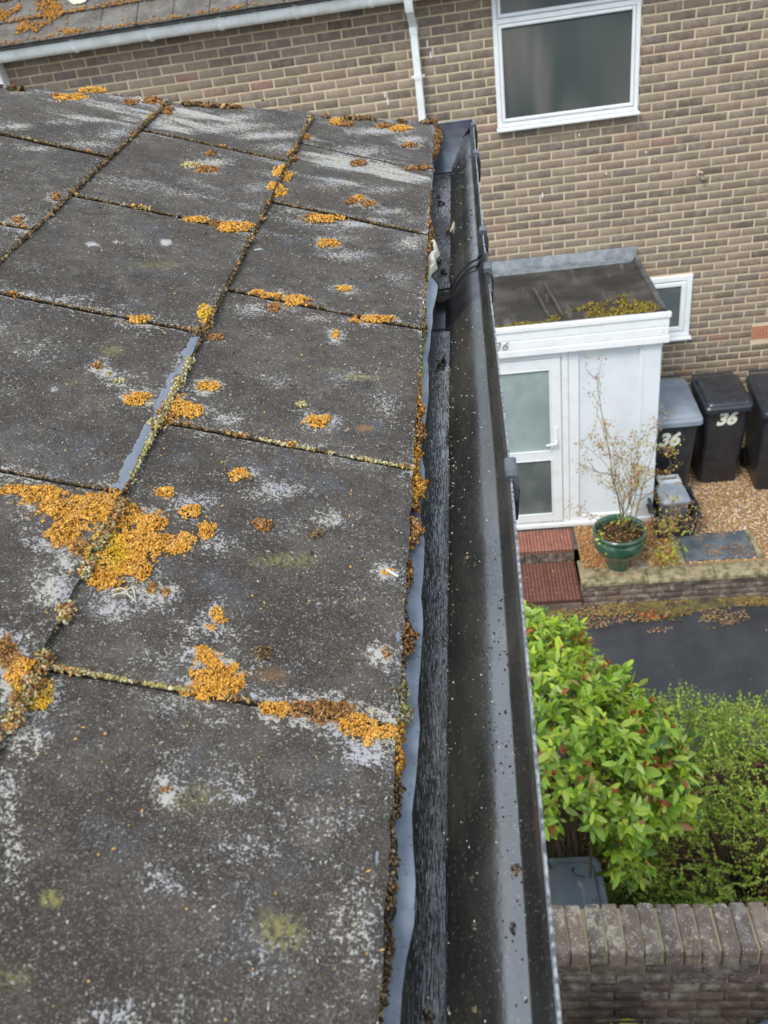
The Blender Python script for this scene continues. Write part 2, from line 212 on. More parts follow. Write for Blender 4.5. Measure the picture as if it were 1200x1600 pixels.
PALE=[(0.122,0.6151,-0.0304,0.0102,-0.0026,-0.0156,0.8),(0.07,0.5915,-0.021,0.0067,-0.0021,-0.0182,0.7),(0.1287,0.6204,-0.0166,0.0056,-0.0022,-0.0123,0.6),(0.2108,0.4454,-0.015,0.004,-0.0047,-0.0152,0.9),(0.1409,0.4447,-0.027,0.007,-0.0045,-0.0198,0.6),(0.1867,0.5757,-0.0255,0.0084,-0.005,-0.0204,0.7),(0.1602,0.5305,-0.0246,0.0075,-0.0033,-0.0143,0.6),(0.2569,0.4523,-0.0185,0.0051,-0.0093,-0.0255,0.8),(0.2573,0.4795,-0.013,0.0038,-0.0066,-0.0188,0.8),(0.0169,0.4478,-0.0125,0.003,-0.0009,-0.0121,0.9),(0.074,0.38,-0.0171,0.0038,-0.0009,-0.0061,0.7),(0.0171,0.3591,-0.0189,0.0039,-0.001,-0.0124,0.9),(0.1906,0.464,-0.0201,0.0054,-0.0051,-0.0183,0.6),(0.231,0.3331,-0.0167,0.0036,-0.0083,-0.0211,0.7),(0.2235,0.2905,-0.0082,0.0016,-0.0119,-0.0293,0.6),(0.2036,0.9435,-0.0241,0.0122,-0.0041,-0.0216,0.7),(0.1127,1.1523,-0.0401,0.0232,-0.0024,-0.0231,0.7),(0.0254,1.2439,-0.0288,0.0173,-0.0016,-0.0377,0.7),(0.1058,1.2785,-0.0533,0.034,-0.0019,-0.0222,0.9),(0.061,1.3542,-0.0405,0.0267,-0.0012,-0.0217,0.7),(0.3538,1.5934,-0.0703,0.0621,-0.0069,-0.0344,0.8),(0.2942,1.5801,-0.0616,0.0523,-0.0047,-0.0274,0.9),(0.3518,1.382,-0.0388,0.0299,-0.0061,-0.0274,0.8),(0.1118,1.7748,-0.0751,0.0651,-0.0024,-0.0335,0.9),(0.0469,1.7635,-0.038,0.0317,-0.0017,-0.0414,0.9),(0.1367,1.6234,-0.0687,0.0554,-0.0038,-0.043,0.7),(0.1513,1.428,-0.0507,0.0365,-0.0028,-0.0264,0.6),(0.0776,1.4486,-0.0425,0.03,-0.0016,-0.0241,0.6),(0.2735,1.5242,-0.0399,0.0324,-0.0054,-0.0322,0.6),(0.3647,1.6475,-0.0404,0.0371,-0.0059,-0.0292,0.8),(0.5086,1.4018,-0.0324,0.0275,-0.0103,-0.0332,0.6),(0.5803,1.275,-0.0286,0.0233,-0.0063,-0.0167,0.7),(0.5248,1.33,-0.0386,0.0315,-0.006,-0.0179,0.7),(0.6426,1.3388,-0.0285,0.0252,-0.0072,-0.0179,0.8),(0.5895,1.404,-0.0308,0.0275,-0.007,-0.0194,0.6),(0.4723,1.5286,-0.0266,0.0241,-0.0061,-0.0225,0.8),(0.268,1.3141,-0.0354,0.025,-0.0047,-0.0254,0.5),(0.3039,1.1693,-0.0396,0.0256,-0.0038,-0.017,0.4),(0.194,1.2802,-0.0361,0.024,-0.0025,-0.0173,0.6),(0.1363,1.2013,-0.0536,0.0327,-0.0018,-0.0157,0.5),(0.124,0.9542,-0.0224,0.011,-0.0016,-0.0127,0.6),(0.1525,0.7981,-0.0219,0.0094,-0.0029,-0.0171,0.5),(0.1851,0.7108,-0.0234,0.0092,-0.003,-0.0146,0.7),(0.1993,0.6776,-0.0168,0.0064,-0.0027,-0.0117,0.5),(0.2417,0.5975,-0.008,0.0028,-0.0095,-0.0324,0.5),(0.1172,0.3678,-0.0205,0.0045,-0.0011,-0.0048,0.6),(0.155,0.3749,-0.0202,0.0046,-0.0038,-0.0146,0.4),(0.1309,0.1886,-0.0183,0.0025,-0.0026,-0.0082,0.6),(0.1274,0.2574,-0.0137,0.0023,-0.0028,-0.0104,0.5),(0.1015,0.3231,-0.0233,0.0046,-0.0035,-0.0169,0.45),(0.0821,0.2844,-0.0222,0.004,-0.0022,-0.0113,0.45),(0.0139,0.2508,-0.022,0.0035,-0.0027,-0.03,0.5),(0.2086,0.258,-0.0085,0.0015,-0.0094,-0.0233,0.5),(0.043,0.3081,-0.0356,0.0066,-0.003,-0.0241,0.3),(0.0979,0.5699,-0.0212,0.0066,-0.0023,-0.0158,0.3),(0.3292,0.5456,-0.009,0.003,-0.003,-0.0073,0.5),(0.3835,0.756,-0.0271,0.0124,-0.0124,-0.0328,0.35),(0.2882,0.7341,-0.0225,0.0096,-0.0064,-0.0214,0.35),(0.4783,1.14,-0.0279,0.0193,-0.0042,-0.0121,0.5),(0.3917,0.869,-0.0361,0.0186,-0.0029,-0.0082,0.6),(0.4418,0.8558,-0.0228,0.0119,-0.0036,-0.0093,0.8),(0.3005,0.8442,-0.0247,0.0119,-0.0026,-0.0092,0.7),(0.2456,0.7649,-0.0071,0.003,-0.014,-0.0552,0.7),(0.1095,0.6896,-0.0608,0.0223,-0.0011,-0.0082,0.4),(0.0522,0.6785,-0.0432,0.0153,-0.0006,-0.006,0.5),(0.0343,0.7885,-0.0204,0.0081,-0.0031,-0.0474,0.4),(0.0377,1.112,-0.0262,0.0143,-0.0021,-0.0395,0.4),(0.0667,0.8416,-0.0424,0.0182,-0.0018,-0.0212,0.3),(0.4143,1.0109,-0.0079,0.0047,-0.0023,-0.0068,1.5),(0.3382,1.0586,-0.007,0.0042,-0.0024,-0.0091,1.8),(0.3928,1.03,-0.004,0.0024,-0.0016,-0.0053,1.2),(0.3454,0.6947,-0.0047,0.0019,-0.0019,-0.0051,1.2),(0.114,0.247,-0.0023,0.0004,-0.0004,-0.0017,2.0),(0.1181,0.2961,-0.0022,0.0004,-0.0004,-0.0016,1.8),(0.0051,1.0688,-0.0077,0.004,-0.0002,-0.0057,1.2),(0.0955,0.3132,-0.0076,0.0015,-0.0012,-0.0058,0.9)]
GREEN=[(0.0973,0.5299,-0.0307,0.009,-0.0018,-0.0116,0.8),(0.0661,0.8349,-0.0237,0.0101,-0.0009,-0.0105,0.9),(0.0954,0.8405,-0.0207,0.009,-0.0009,-0.008,0.5),(0.3151,0.7804,-0.0138,0.0062,-0.0043,-0.014,0.7),(0.1805,0.2385,-0.0058,0.0009,-0.0012,-0.0033,2.0),(0.0595,0.2401,-0.0174,0.0027,-0.0022,-0.0131,0.8),(0.1223,0.3102,-0.0302,0.0058,-0.003,-0.0122,0.5),(0.1847,0.1985,-0.0119,0.0018,-0.0034,-0.0084,0.5),(0.051,0.7395,-0.0103,0.0039,-0.0006,-0.0068,-1.2),(0.2969,0.6836,-0.0106,0.0043,-0.0038,-0.0117,0.4),(0.0926,0.4115,-0.0221,0.0052,-0.0013,-0.0077,-0.6),(0.3335,0.9885,-0.0411,0.0231,-0.0045,-0.0164,0.5)]
EDGE= [(1.973, 1.719, 0.0132, 'b'), (1.522, 1.381, 0.0006, 'b'), (1.38, 1.235, 0.0077, 'b'), (1.237, 1.145, 0.0025, 'b'), (1.146, 1.084, 0.0008, 'o'), (1.084, 0.925, 0.0038, 'p'), (1.017, 0.991, 0.0053, 'b'), (0.926, 0.877, 0.0034, 'p'), (0.877, 0.831, 0.0025, 'o'), (0.831, 0.785, 0.0067, 'o'), (0.791, 0.743, 0.0106, 'b'), (0.744, 0.699, 0.0059, 'o'), (0.698, 0.643, 0.0118, 'o'), (0.658, 0.634, 0.0077, 'b'), (0.62, 0.589, 0.0124, 'b'), (0.6, 0.584, 0.0037, 'o'), (0.569, 0.529, 0.0048, 'b'), (0.53, 0.508, 0.0017, 'k'), (0.504, 0.486, 0.0058, 'k'), (0.49, 0.463, 0.0105, 'b'), (0.463, 0.448, 0.0035, 'b'), (0.447, 0.415, 0.006, 'p'), (0.415, 0.398, 0.0088, 'p'), (0.398, 0.379, 0.0064, 'o'), (0.377, 0.354, 0.0083, 'o'), (0.354, 0.322, 0.0078, 'k'), (0.32, 0.206, 0.0055, 'k')]
FELT= [(0.209, 0.0096), (0.225, 0.0098), (0.242, 0.0115), (0.263, 0.0158), (0.286, 0.0154), (0.307, 0.0131), (0.333, 0.0112), (0.372, 0.0137), (0.387, 0.014), (0.404, 0.0144), (0.427, 0.0123), (0.445, 0.0121), (0.47, 0.0138), (0.504, 0.0144), (0.533, 0.0119), (0.556, 0.0129), (0.607, 0.0126), (0.625, 0.0092), (0.654, 0.0059), (0.668, 0.0091), (0.683, 0.0112), (0.715, 0.0097), (0.749, 0.0048), (0.797, 0.0075), (0.817, 0.0084), (0.85, 0.0105), (0.89, 0.0103), (0.939, 0.0076), (0.998, 0.0111), (1.041, 0.0119), (1.069, 0.0113), (1.151, 0.017), (1.185, 0.0064), (1.257, 0.0), (1.39, -0.001), (1.546, -0.0), (1.732, 0.0012), (1.957, 0.0055)]
# ------------------------------------------------------------------ shared materials
def brick_mat(name, stops, lich=(.5, .48, .40), lic=.0, rough=.85):
    k = Mt(name, rough=rough, spec=.3); r = k.mth('FRACT', k.mth('ADD', k.orand(), k.attr('bv')))
    c = k.ramp(r, stops); c = k.mix(k.rng(k.noise(1.1, 4, .6), .48, .72, 0, .35), c, (.12, .095, .075)); c = k.mix(k.rng(k.noise(45, 4, .6), .45, .72, 0, .55), c, (.10, .085, .075))
    c = k.mix(k.rng(k.noise(14, 3), .42, .75, 0, .6), c, (.32, .27, .22)); sp = k.noise(160, 2)
    c = k.mix(k.rng(sp, .68, .74, 0, .8), c, (.03, .028, .028))
    if lic: c = k.mix(k.mth('MULTIPLY', k.rng(k.mth('ADD', k.noise(34, 5, .8), k.mth('MULTIPLY', k.mth('SUBTRACT', k.noise(7, 2), .5), .5)), .53, .63), lic*.85), c, lich); c = k.mix(k.mth('MULTIPLY', k.rng(k.vor(55), .16, .11), lic*.9), c, (.62, .60, .50)); c = k.mix(k.mth('MULTIPLY', k.rng(k.noise(120, 3, .7), .60, .66), lic*.8), c, (.50, .47, .36))
    k.set('Base Color', c); k.bump(k.noise(260, 3), .5, .0015); return k.m
M_BRICK = brick_mat('facade_brick', [(0, (.13, .098, .072)), (.2, (.29, .225, .158)), (.42, (.19, .148, .115)), (.62, (.33, .255, .175)), (.8, (.25, .182, .128)), (.975, (.19, .15, .125)), (.982, (.30, .175, .125)), (1, (.28, .17, .12))])
M_DBRICK = brick_mat('old_dark_brick', [(0, (.055, .042, .036)), (.4, (.12, .080, .058)), (.7, (.080, .060, .052)), (1, (.17, .105, .072))], (.42, .39, .30), .35)
M_CBRICK = brick_mat('coping_brick', [(0, (.09, .068, .056)), (.35, (.19, .130, .092)), (.7, (.125, .095, .080)), (1, (.30, .205, .14))], (.46, .41, .28), .9)
def mortar_mat(name, c1, c2):
    k = Mt(name, rough=.95, spec=.2); k.set('Base Color', k.mix(k.rng(k.noise(6, 4), .3, .7), c1, c2)); k.bump(k.noise(220, 4), .7, .003); return k.m
M_MORTAR = mortar_mat('cream_mortar', (.56, .45, .29), (.66, .54, .37))
M_DMORTAR = mortar_mat('old_mortar', (.17, .125, .085), (.32, .25, .17))
k = Mt('white_plastic_frame', rough=.35, spec=.5); k.set('Base Color', k.mix(k.rng(k.noise(9, 4), .45, .8, 0, .45), (.77, .79, .78), (.58, .58, .53))); M_UPVC = k.m
k = Mt('weathered_white_gutter', rough=.5, spec=.4)
c = k.mix(k.rng(k.noise(7, 5, .65), .38, .7), (.92, .93, .91), (.74, .74, .69)); c = k.mix(k.rng(k.noise(60, 4), .6, .7, 0, .5), c, (.2, .2, .16)); k.set('Base Color', c); M_WGUT = k.m
k = Mt('frosted_dark_glass', rough=.34, spec=.75)
g = k.noise(1.0, 2, .4, dist=.3, vec=k.scaled((1.9, 1, .55))); k.set('Base Color', k.ramp(g, [(.36, (.022, .036, .033)), (.5, (.045, .058, .053)), (.62, (.12, .115, .10))])); k.bump(k.noise(240, 2), .25, .001); M_GLASS = k.m
k = Mt('frosted_pale_glass', rough=.28, spec=.8); k.set('Base Color', k.mix(k.rng(k.noise(2.5, 2), .35, .65), (.25, .31, .30), (.35, .41, .395))); k.bump(k.noise(240, 2), .2, .001); M_PGLASS = k.m
k = Mt('frosted_grey_glass', rough=.28, spec=.8); k.set('Base Color', k.mix(k.rng(k.noise(3, 2), .35, .65), (.085, .11, .105), (.15, .165, .155))); k.bump(k.noise(240, 2), .2, .001); M_GGLASS = k.m
M_BINBLK = simple('black_bin_plastic', (.018, .021, .026), (.030, .034, .042), 12, .34, .6, .1, .0005, 200)
M_BINGRY = simple('grey_bin_plastic', (.17, .195, .235), (.23, .26, .30), 6, .36, .6, .1, .0005, 200)
M_RUBBER = simple('black_rubber', (.015, .015, .015), (.03, .03, .03), 30, .8)
M_NUM = simple('cream_sticker', (.76, .76, .62), (.82, .82, .68), 40, .5)
k = Mt('leafmat', rough=.38, spec=.5); k.set('Base Color', k.attr('col', 'Color')); k.set('Subsurface Weight', 0.0); k.b.inputs['Transmission Weight'].default_value = 0
def leafmat(name, rough=.4, trans=.25, spec=.5, stops=None):
    k = Mt(name, rough=rough, spec=spec); c = k.ramp(k.orand(), stops) if stops else k.attr('col', 'Color')
    k.set('Base Color', c); t = k.nt.nodes.new('ShaderNodeBsdfTranslucent'); k.L(c, t.inputs['Color'])
    m = k.nt.nodes.new('ShaderNodeMixShader'); m.inputs[0].default_value = trans; k.L(k.b.outputs[0], m.inputs[1]); k.L(t.outputs[0], m.inputs[2])
    k.L(m.outputs[0], k.nt.nodes['Material Output'].inputs['Surface']); return k.m
M_LEAFC = leafmat('glossy_leaf')
LEAFST = [(0, (.19, .34, .03)), (.3, (.36, .54, .045)), (.55, (.26, .42, .06)), (.8, (.48, .60, .07)), (.93, (.50, .54, .10)), (.965, (.42, .22, .08)), (1, (.42, .08, .04))]
M_LEAFO = leafmat('glossy_leaf_single', stops=LEAFST)
M_SMALL = leafmat('small_leaf', .55, .2, .3)
M_LITTER = leafmat('dead_leaf', .7, .1, .25)
def colmat(name, rough=.9, spec=.2, bump=None):
    k = Mt(name, rough=rough, spec=spec); k.set('Base Color', k.attr('col', 'Color'))
    if bump: k.bump(k.noise(bump, 2), .4, .001)
    return k.m
M_MOSS = colmat('orange_moss', .95, .1); M_GRIT = colmat('grit', .8, .3); M_STONE = colmat('pebble_stone', .55, .4)
M_TWIG = simple('twig_bark', (.13, .095, .055), (.24, .18, .10), 60, .8)
M_GTWIG = simple('green_stem', (.16, .15, .06), (.27, .2, .10), 40, .7)

# ------------------------------------------------------------------ brick walls
BF = [(0, 1, 5, 4), (1, 2, 6, 5), (2, 3, 7, 6), (3, 0, 4, 7), (4, 5, 9, 8), (5, 6, 10, 9), (6, 7, 11, 10), (7, 4, 8, 11), (8, 9, 10, 11)]
def brick_v(w_, h_, d=.03, c=.0035, rng=R_):
    j = lambda: rng.uniform(-.0014, .0014)
    P = [(-w_/2, -h_/2), (w_/2, -h_/2), (w_/2, h_/2), (-w_/2, h_/2)]; P = [(a+j(), b+j()) for a, b in P]
    y = rng.uniform(-.0012, .0012)
    v = [(a, d, b) for a, b in P]+[(a, c+y, b) for a, b in P]
    cx = c*1.1; v += [(a-math.copysign(cx, a), y+rng.uniform(-.0005, .0005), b-math.copysign(cx, b)) for a, b in P]
    return np.array(v)
BRF = np.array(BF)
BVAR = {}
def brick_wall(parent, mat, x0, x1, y, z0, z1, length, course, joint, xph, zph, holes=(), limit=300, visible=None, depth=.03, name='brick', rowshift=.5):
    """stretcher bond on a wall facing -Y at Y = y; the largest seen become objects, the rest one part"""
    bl = []
    k0 = math.ceil((zph-z1)/course)-1; k1 = math.floor((zph-z0)/course)+1
    for k in range(k0, k1):
        zt = zph-k*course-joint/2; zb = zph-(k+1)*course+joint/2
        if zt > z1+.001 or zb < z0-.001: continue
        off = xph+(length*rowshift if k % 2 else 0); n0 = math.floor((x0-off)/length)-1; n1 = math.ceil((x1-off)/length)+1
        for n in range(n0, n1):
            a = off+n*length+joint/2; b = a+length-joint; a = max(a, x0); b = min(b, x1)
            segs = [(a, b)]
            for hx0, hx1, hz0, hz1 in holes:
                if zt > hz0+.012 and zb < hz1-.012:
                    ns = []
                    for p, q in segs:
                        if q <= hx0 or p >= hx1: ns.append((p, q)); continue
                        if p < hx0: ns.append((p, hx0-.002))
                        if q > hx1: ns.append((hx1+.002, q))
                    segs = ns
            bl += [((p+q)/2, (zt+zb)/2, q-p, zt-zb) for p, q in segs if q-p > .03]
    def area(b):
        P = V3(b[0], y, b[1]); d = P@_f
        px, py = 600+FPX*(P@_r2)/d, 800-FPX*(P@_u2)/d
        vis = 0 < px < 1200 and 0 < py < 1600 and (visible is None or visible(b[0], b[1], px, py))
        return (b[2]*b[3]/d**2*abs(P[1]/np.linalg.norm(P))**0 if vis else 0)
    order = sorted(bl, key=area, reverse=True); n = 0; sv = []; sf = []; sa = []; cnt = 0; base = wpos(parent)
    for b in order:
        if n < limit and area(b) > 0:
            full = abs(b[2]-(length-joint)) < .004; key = (mat.name, R_.randrange(8)) if full else None
            if key in BVAR: me = BVAR[key]
            else:
                me = mesh_np('brick', brick_v(b[2], b[3], depth), BRF)
                if full: BVAR[key] = me
            o = link(name, me, mat, parent, Vector(V3(b[0]+R_.uniform(-.0015, .0015), y+R_.uniform(-.001, .001), b[1])-base))
            o.rotation_euler = (0, R_.uniform(-.006, .006), 0); n += 1
        else:
            v = brick_v(b[2], b[3], depth)+V3(b[0], y, b[1]); sv.append(v); sf.append(BRF+cnt); cnt += 12; sa += [R_.random()]*12
    if sv: 
        o = stuffmesh('brickwork', np.vstack(sv), np.vstack(sf), mat, parent, attrs={'bv': sa}); return o

# ------------------------------------------------------------------ the roof frame
E0 = V3(-.08125, 0, -.4762); YR = V3(.00986, .99768, .06741); XR = V3(.99995, -.00989, 0); ZR = np.cross(XR, YR)
PH = .35085; SR = -XR*math.cos(PH)+ZR*math.sin(PH); NR = XR*math.sin(PH)+ZR*math.cos(PH)
def rp(s, t, h): return E0+np.multiply.outer(np.asarray(s, float), SR)+np.multiply.outer(np.asarray(t, float), YR)+np.multiply.outer(np.asarray(h, float), NR)
def gp(x, t, z): return E0+np.multiply.outer(np.asarray(x, float), XR)+np.multiply.outer(np.asarray(t, float), YR)+np.multiply.outer(np.asarray(z, float), ZR)
GA = .2440; TH = .0065
def tend(s): return 1.925-.57*s
def sheight(s):
    c = np.floor(s/GA); return TH*(1-(s/GA-c))+c*0

# joints of the slates along the gutter, per course
JN = {0: [-.214, .0863, .3864, .6856, .9791, 1.2926, 1.6029], 1: [-.033, .267, .5666, .8522, 1.1494, 1.4665], 2: [-.20, .10, .40, .70, 1.005, 1.30, 1.60], 3: [-.03, .27, .57, .86, 1.16, 1.46], 4: [.10, .40, .70, 1.0, 1.30], 5: [.27, .57, .86, 1.16]}
def ell(TAB, s, t, nz=None):
    """sum of soft ellipses given by centre and two edge vectors in roof coordinates"""
    o = np.zeros_like(s)
    for r in TAB:
        s0, t0, ax, ay, bx, by, w_ = r; det = ax*by-ay*bx
        if abs(det) < 1e-12: continue
        ds = s-s0; dt = t-t0; u = (ds*by-dt*bx)/det; v = (-ds*ay+dt*ax)/det
        q = 1.25-np.sqrt(u*u+v*v)+(nz if nz is not None else 0); o = np.where(q > 0, np.sign(w_)*np.maximum(np.abs(o), abs(w_)*np.clip(q, 0, 1)), o)
    return o

# slate material
k = Mt('mossy_slate', rough=.9, spec=.25)
big = k.noise(9, 4, .6); fine = k.noise(700, 3, .6); mid = k.noise(60, 4, .65)
c = k.mix(k.rng(big, .3, .7), (.040, .032, .025), (.094, .079, .063)); c = k.mix(k.rng(mid, .35, .7, 0, .75), c, (.034, .027, .022)); c = k.mix(k.rng(k.noise(28, 4, .7), .52, .7, 0, .6), c, (.105, .092, .077))
c = k.mix(k.rng(k.noise(17, 3), .55, .75, 0, .6), c, (.072, .078, .090))
c = k.mix(k.rng(fine, .50, .70, 0, .5), c, (.20, .185, .16)); c = k.mix(k.rng(fine, .5, .34, 0, .35), c, (.022, .02, .018))
g = k.attr('green'); c = k.mix(k.mth('MULTIPLY', k.rng(g, .05, 1, 0, .65), k.rng(k.noise(300, 3), .35, .6)), c, (.27, .24, .07)); c = k.mix(k.rng(k.mth('MULTIPLY', g, -1.0), .05, 1, 0, .6), c, (.24, .12, .035))
pa = k.attr('pale'); br = k.noise(230, 4, .7)
pm = k.rng(k.mth('ADD', k.mth('MULTIPLY', pa, .62), k.mth('ADD', k.mth('MULTIPLY', k.mth('SUBTRACT', br, .5), 1.7), k.mth('MULTIPLY', k.mth('SUBTRACT', k.noise(620, 2), .5), 1.5))), .20, .60)
c = k.mix(k.mth('MULTIPLY', pm, .82), c, k.mix(k.rng(k.noise(25, 2), .4, .6), (.40, .395, .39), (.46, .43, .36)))
spk = k.mth('ADD', k.noise(430, 3, .7), k.mth('MULTIPLY', k.mth('SUBTRACT', k.noise(16, 5, .7), .5), .85))
c = k.mix(k.rng(spk, .66, .77, 0, .7), c, (.40, .39, .36)); c = k.mix(k.rng(k.noise(900, 2), .70, .74, 0, .6), c, (.5, .49, .45))
st_ = k.attr('stain'); c = k.mix(k.rng(k.mth('ADD', st_, k.mth('MULTIPLY', k.mth('SUBTRACT', br, .5), 1.2)), .35, .75, 0, .9), c, (.42, .20, .035))
ld = k.attr('lead'); c = k.mix(k.rng(k.mth('ADD', ld, k.mth('MULTIPLY', k.mth('SUBTRACT', k.noise(170, 3), .5), .8)), .45, .55, 0, .92), c, (.19, .215, .25))
k.set('Base Color', c); b1 = k.bump(k.noise(55, 4, .6), .35, .003); k.bump(k.mth('ADD', k.noise(620, 3, .7), k.mth('MULTIPLY', k.noise(1500, 2), .5)), .40, .0012, b1); M_SLATE = k.m
M_SLEDGE = simple('slate_edge', (.05, .045, .04), (.10, .09, .08), 90, .95, .2, .6, .002, 400)
MTAB = [(m[1], m[2], m[3], m[4], m[5], m[6], 1.0) for m in MOSS]

MBIG = [(m[1], m[2], m[3]*1.3+math.copysign(.008, m[3]), m[4]*1.3, m[5]*1.3, m[6]*1.3+math.copysign(.008, m[6]), 1.0) for m in MOSS if m[7] != 'k']
house = thing('bungalow_roof', E0-V3(.6, 0, 0), 'near house with shallow roof of large grey brown slates patched with moss', 'house')
def slate(s0, t0, t1, course):
    s1 = s0+GA+.03; step = .0036 if s0 < .3 else .005
    ns = int((s1-s0)/step)+1; ntt = max(3, int((t1-t0)/(step*1.15))+1); ss = np.linspace(0, 1, ns); tt = np.linspace(0, 1, ntt)
    A, B = np.meshgrid(ss, tt, indexing='ij')
    g = .0022; s = s0+A*(s1-s0); t = t0+g+B*(t1-t0-2*g)
    # worn edges
    e = fbm(t*60, s*0+course, 3+course)*.004; s = s+np.where(A < .001, e, 0)
    er = fbm(s*70, t0*0+s*0+t0*31, 9)*.0025; t = t+np.where(B < .001, er, 0)+np.where(B > .999, er, 0)
    t = np.minimum(t, tend(s)+fbm(s*30, s*0, 5)*.012)
    h = TH*(1-A*(s1-s0)/GA)+fbm(s*14, t*14, 21)*.0030+fbm(s*70, t*70, 22)*.0012+fbm(s*190, t*190, 23)*.0007
    de = np.minimum(np.minimum(A*(s1-s0), .99), np.minimum(B, 1-B)*(t1-t0)); h = h-.0016*np.exp(-de/.003)
    h = h+R_.uniform(-.0008, .0008)+(B-.5)*R_.uniform(-.0015, .0015)
    P = rp(s, t, h); n = fbm(s*90, t*90, 31, 5)*1.6
    pale = ell(PALE, s, t, n*.6); hal = np.exp(-np.minimum(B, 1-B)*(t1-t0)/.009)*(.5+fbm(s*18, t*18, 4)*2.4)*.85+np.exp(-np.abs(s-s0)/.01)*(.35+fbm(t*16, s*16, 6)*2.2)*.7
    hal = hal+np.exp(-np.maximum(tend(s)-t, 0)/.05)*(.35+fbm(s*20, t*50, 8)*2)
    far = sstep(.95, 1.6, t); streak = np.clip(fbm((s*.55+t*1.0)*9+3, (s-t*.1)*3, 14)*3.4+fbm(s*7, t*34, 44)*3.6-.15, 0, 1)*far*1.0
    pale = np.maximum(np.maximum(pale, np.clip(hal, 0, 1)*.9), streak)
    ring_ = ell(MBIG, s, t, n*.7)*.62*(1+.5*np.sign(fbm(s*9, t*9, 40))); pale = np.maximum(pale, ring_)
    stain = ell(MTAB, s, t, n*.45)*.9; green = ell(GREEN, s, t, n*.6)
    lead = np.zeros_like(s)
    if course == 1: lead = sstep(.561, .572, t)*sstep(.865, .82, t)*sstep(.0095, .0060, s-s0+fbm(t*90, t*0, 12)*.007)*(1.0+fbm(t*28, s*60, 13)*1.5)
    if course == 0: lead = ell([(.003, .468, .002, 0, 0, .009, 1), (.003, .446, .002, 0, 0, .004, 1), (.008, .29, .0016, 0, 0, .010, 1), (.006, .255, .0014, 0, 0, .008, .8)], s, t, n*.5)
    V = P.reshape(-1, 3); idx = np.arange(ns*ntt).reshape(ns, ntt)
    F = np.stack([idx[:-1, :-1], idx[:-1, 1:], idx[1:, 1:], idx[1:, :-1]], -1).reshape(-1, 4)
    # rim going down
    rim = np.concatenate([idx[0, :], idx[1:, -1], idx[-1, -2::-1], idx[-2:0:-1, 0]]); m = len(rim)
    low = V[rim]-NR*.0065; V2 = np.vstack([V, V[rim], low]); a = np.arange(m); b = (a+1) % m; o = len(V)
    F = np.vstack([F, np.stack([o+a, o+m+a, o+m+b, o+b], -1)])
    z = np.zeros(2*m); at = {q: np.concatenate([v.ravel(), z]) for q, v in dict(pale=pale, stain=stain, green=green, lead=lead).items()}
    me = mesh_np('slate', V2-wpos(house), F, attrs=at, smooth=True)
    # rim must shade flat
    sm = np.ones(len(me.polygons), bool); sm[-m:] = False; me.polygons.foreach_set('use_smooth', sm)
    link('slate', me, M_SLATE, house)
for cN, js in JN.items():
    s0 = cN*GA+(0.0 if cN else 0)
    for i, t0 in enumerate(js):
        te = tend(s0); t1 = js[i+1] if i+1 < len(js) else te+.01
        if t0 > te-.02: continue
        slate(s0, t0, min(t1, te+.3), cN)
# deck under the slates, fascia and wall of the near house
b = MB(); q = lambda s, t, h: rp(s, t, h)
def slab(b, s0, s1, tl, th, h0, h1):
    b.add([q(s0, tl, h0), q(s0, th(s0), h0), q(s1, th(s1), h0), q(s1, tl, h0), q(s0, tl, h1), q(s0, th(s0), h1), q(s1, th(s1), h1), q(s1, tl, h1)], [(3, 2, 1, 0), (4, 5, 6, 7), (0, 1, 5, 4), (1, 2, 6, 5), (2, 3, 7, 6), (3, 0, 4, 7)])
slab(b, .012, 1.45, -.25, lambda s: tend(s)-.015, -.022, -.0075)
b.build('roof_deck', simple('old_felt_deck', (.02, .018, .016), (.045, .04, .034), 40, .95), house)
b = MB(); b.add(gp([-.03, -.008, -.008, -.03]*2, [-.25]*4+[1.9]*4, [-.2, -.2, -.02, -.012]*2), [(0, 1, 2, 3), (7, 6, 5, 4), (0, 4, 5, 1), (1, 5, 6, 2), (2, 6, 7, 3), (3, 7, 4, 0)])
b.build('fascia_board', simple('dark_fascia', (.03, .03, .03), (.05, .05, .05), 20, .6), house)
b = MB(); b.box(-1.5, -.30, -.2, 1.25, -5.6, -.62); b.build('wall', simple('brown_wall', (.10, .075, .06), (.17, .13, .10), 30, .9, .2, .5, .004, 70), house)
# ------------------------------------------------------------------ felt strip under the slates
fx = np.array([f[0] for f in FELT]); fv = np.array([f[1] for f in FELT])
tt = np.arange(-.2, 1.99, .006); ed = np.interp(tt, fx, fv)+fbm(tt*40, tt*0, 2)*.0016
us = np.array([0, .35, .6, .8, .95, 1.0])
X_ = -.035+us[None]*(ed[:, None]+.035); Zf = -.0095-us[None]**2*(.006+fbm(tt*9, tt*0, 7)[:, None]*.008)+fbm(X_*80, tt[:, None]*22+X_*0, 3)*.0045*us[None]+fbm(X_*200, tt[:, None]*80, 8)*.0012
P = gp(X_, np.repeat(tt[:, None], 6, 1), Zf); low = P-ZR*.0013; nT = len(tt); V = np.concatenate([P, low[:, ::-1]], 1).reshape(-1, 3); idx = np.arange(nT*12).reshape(nT, 12); nx = np.roll(idx, -1, 1)
F = np.stack([idx[:-1], nx[:-1], nx[1:], idx[1:]], -1).reshape(-1, 4)
k = Mt('blue_grey_eaves_felt', rough=.38, spec=.6); c = k.mix(k.rng(k.noise(30, 3), .35, .65), (.085, .105, .135), (.15, .18, .215))
c = k.mix(k.rng(k.noise(24, 4, .6, vec=k.scaled((1, .45, 1))), .54, .66, 0, .7), c, (.20, .17, .135)); c = k.mix(k.rng(k.noise(260, 3), .62, .70, 0, .7), c, (.04, .035, .03)); k.set('Base Color', c)
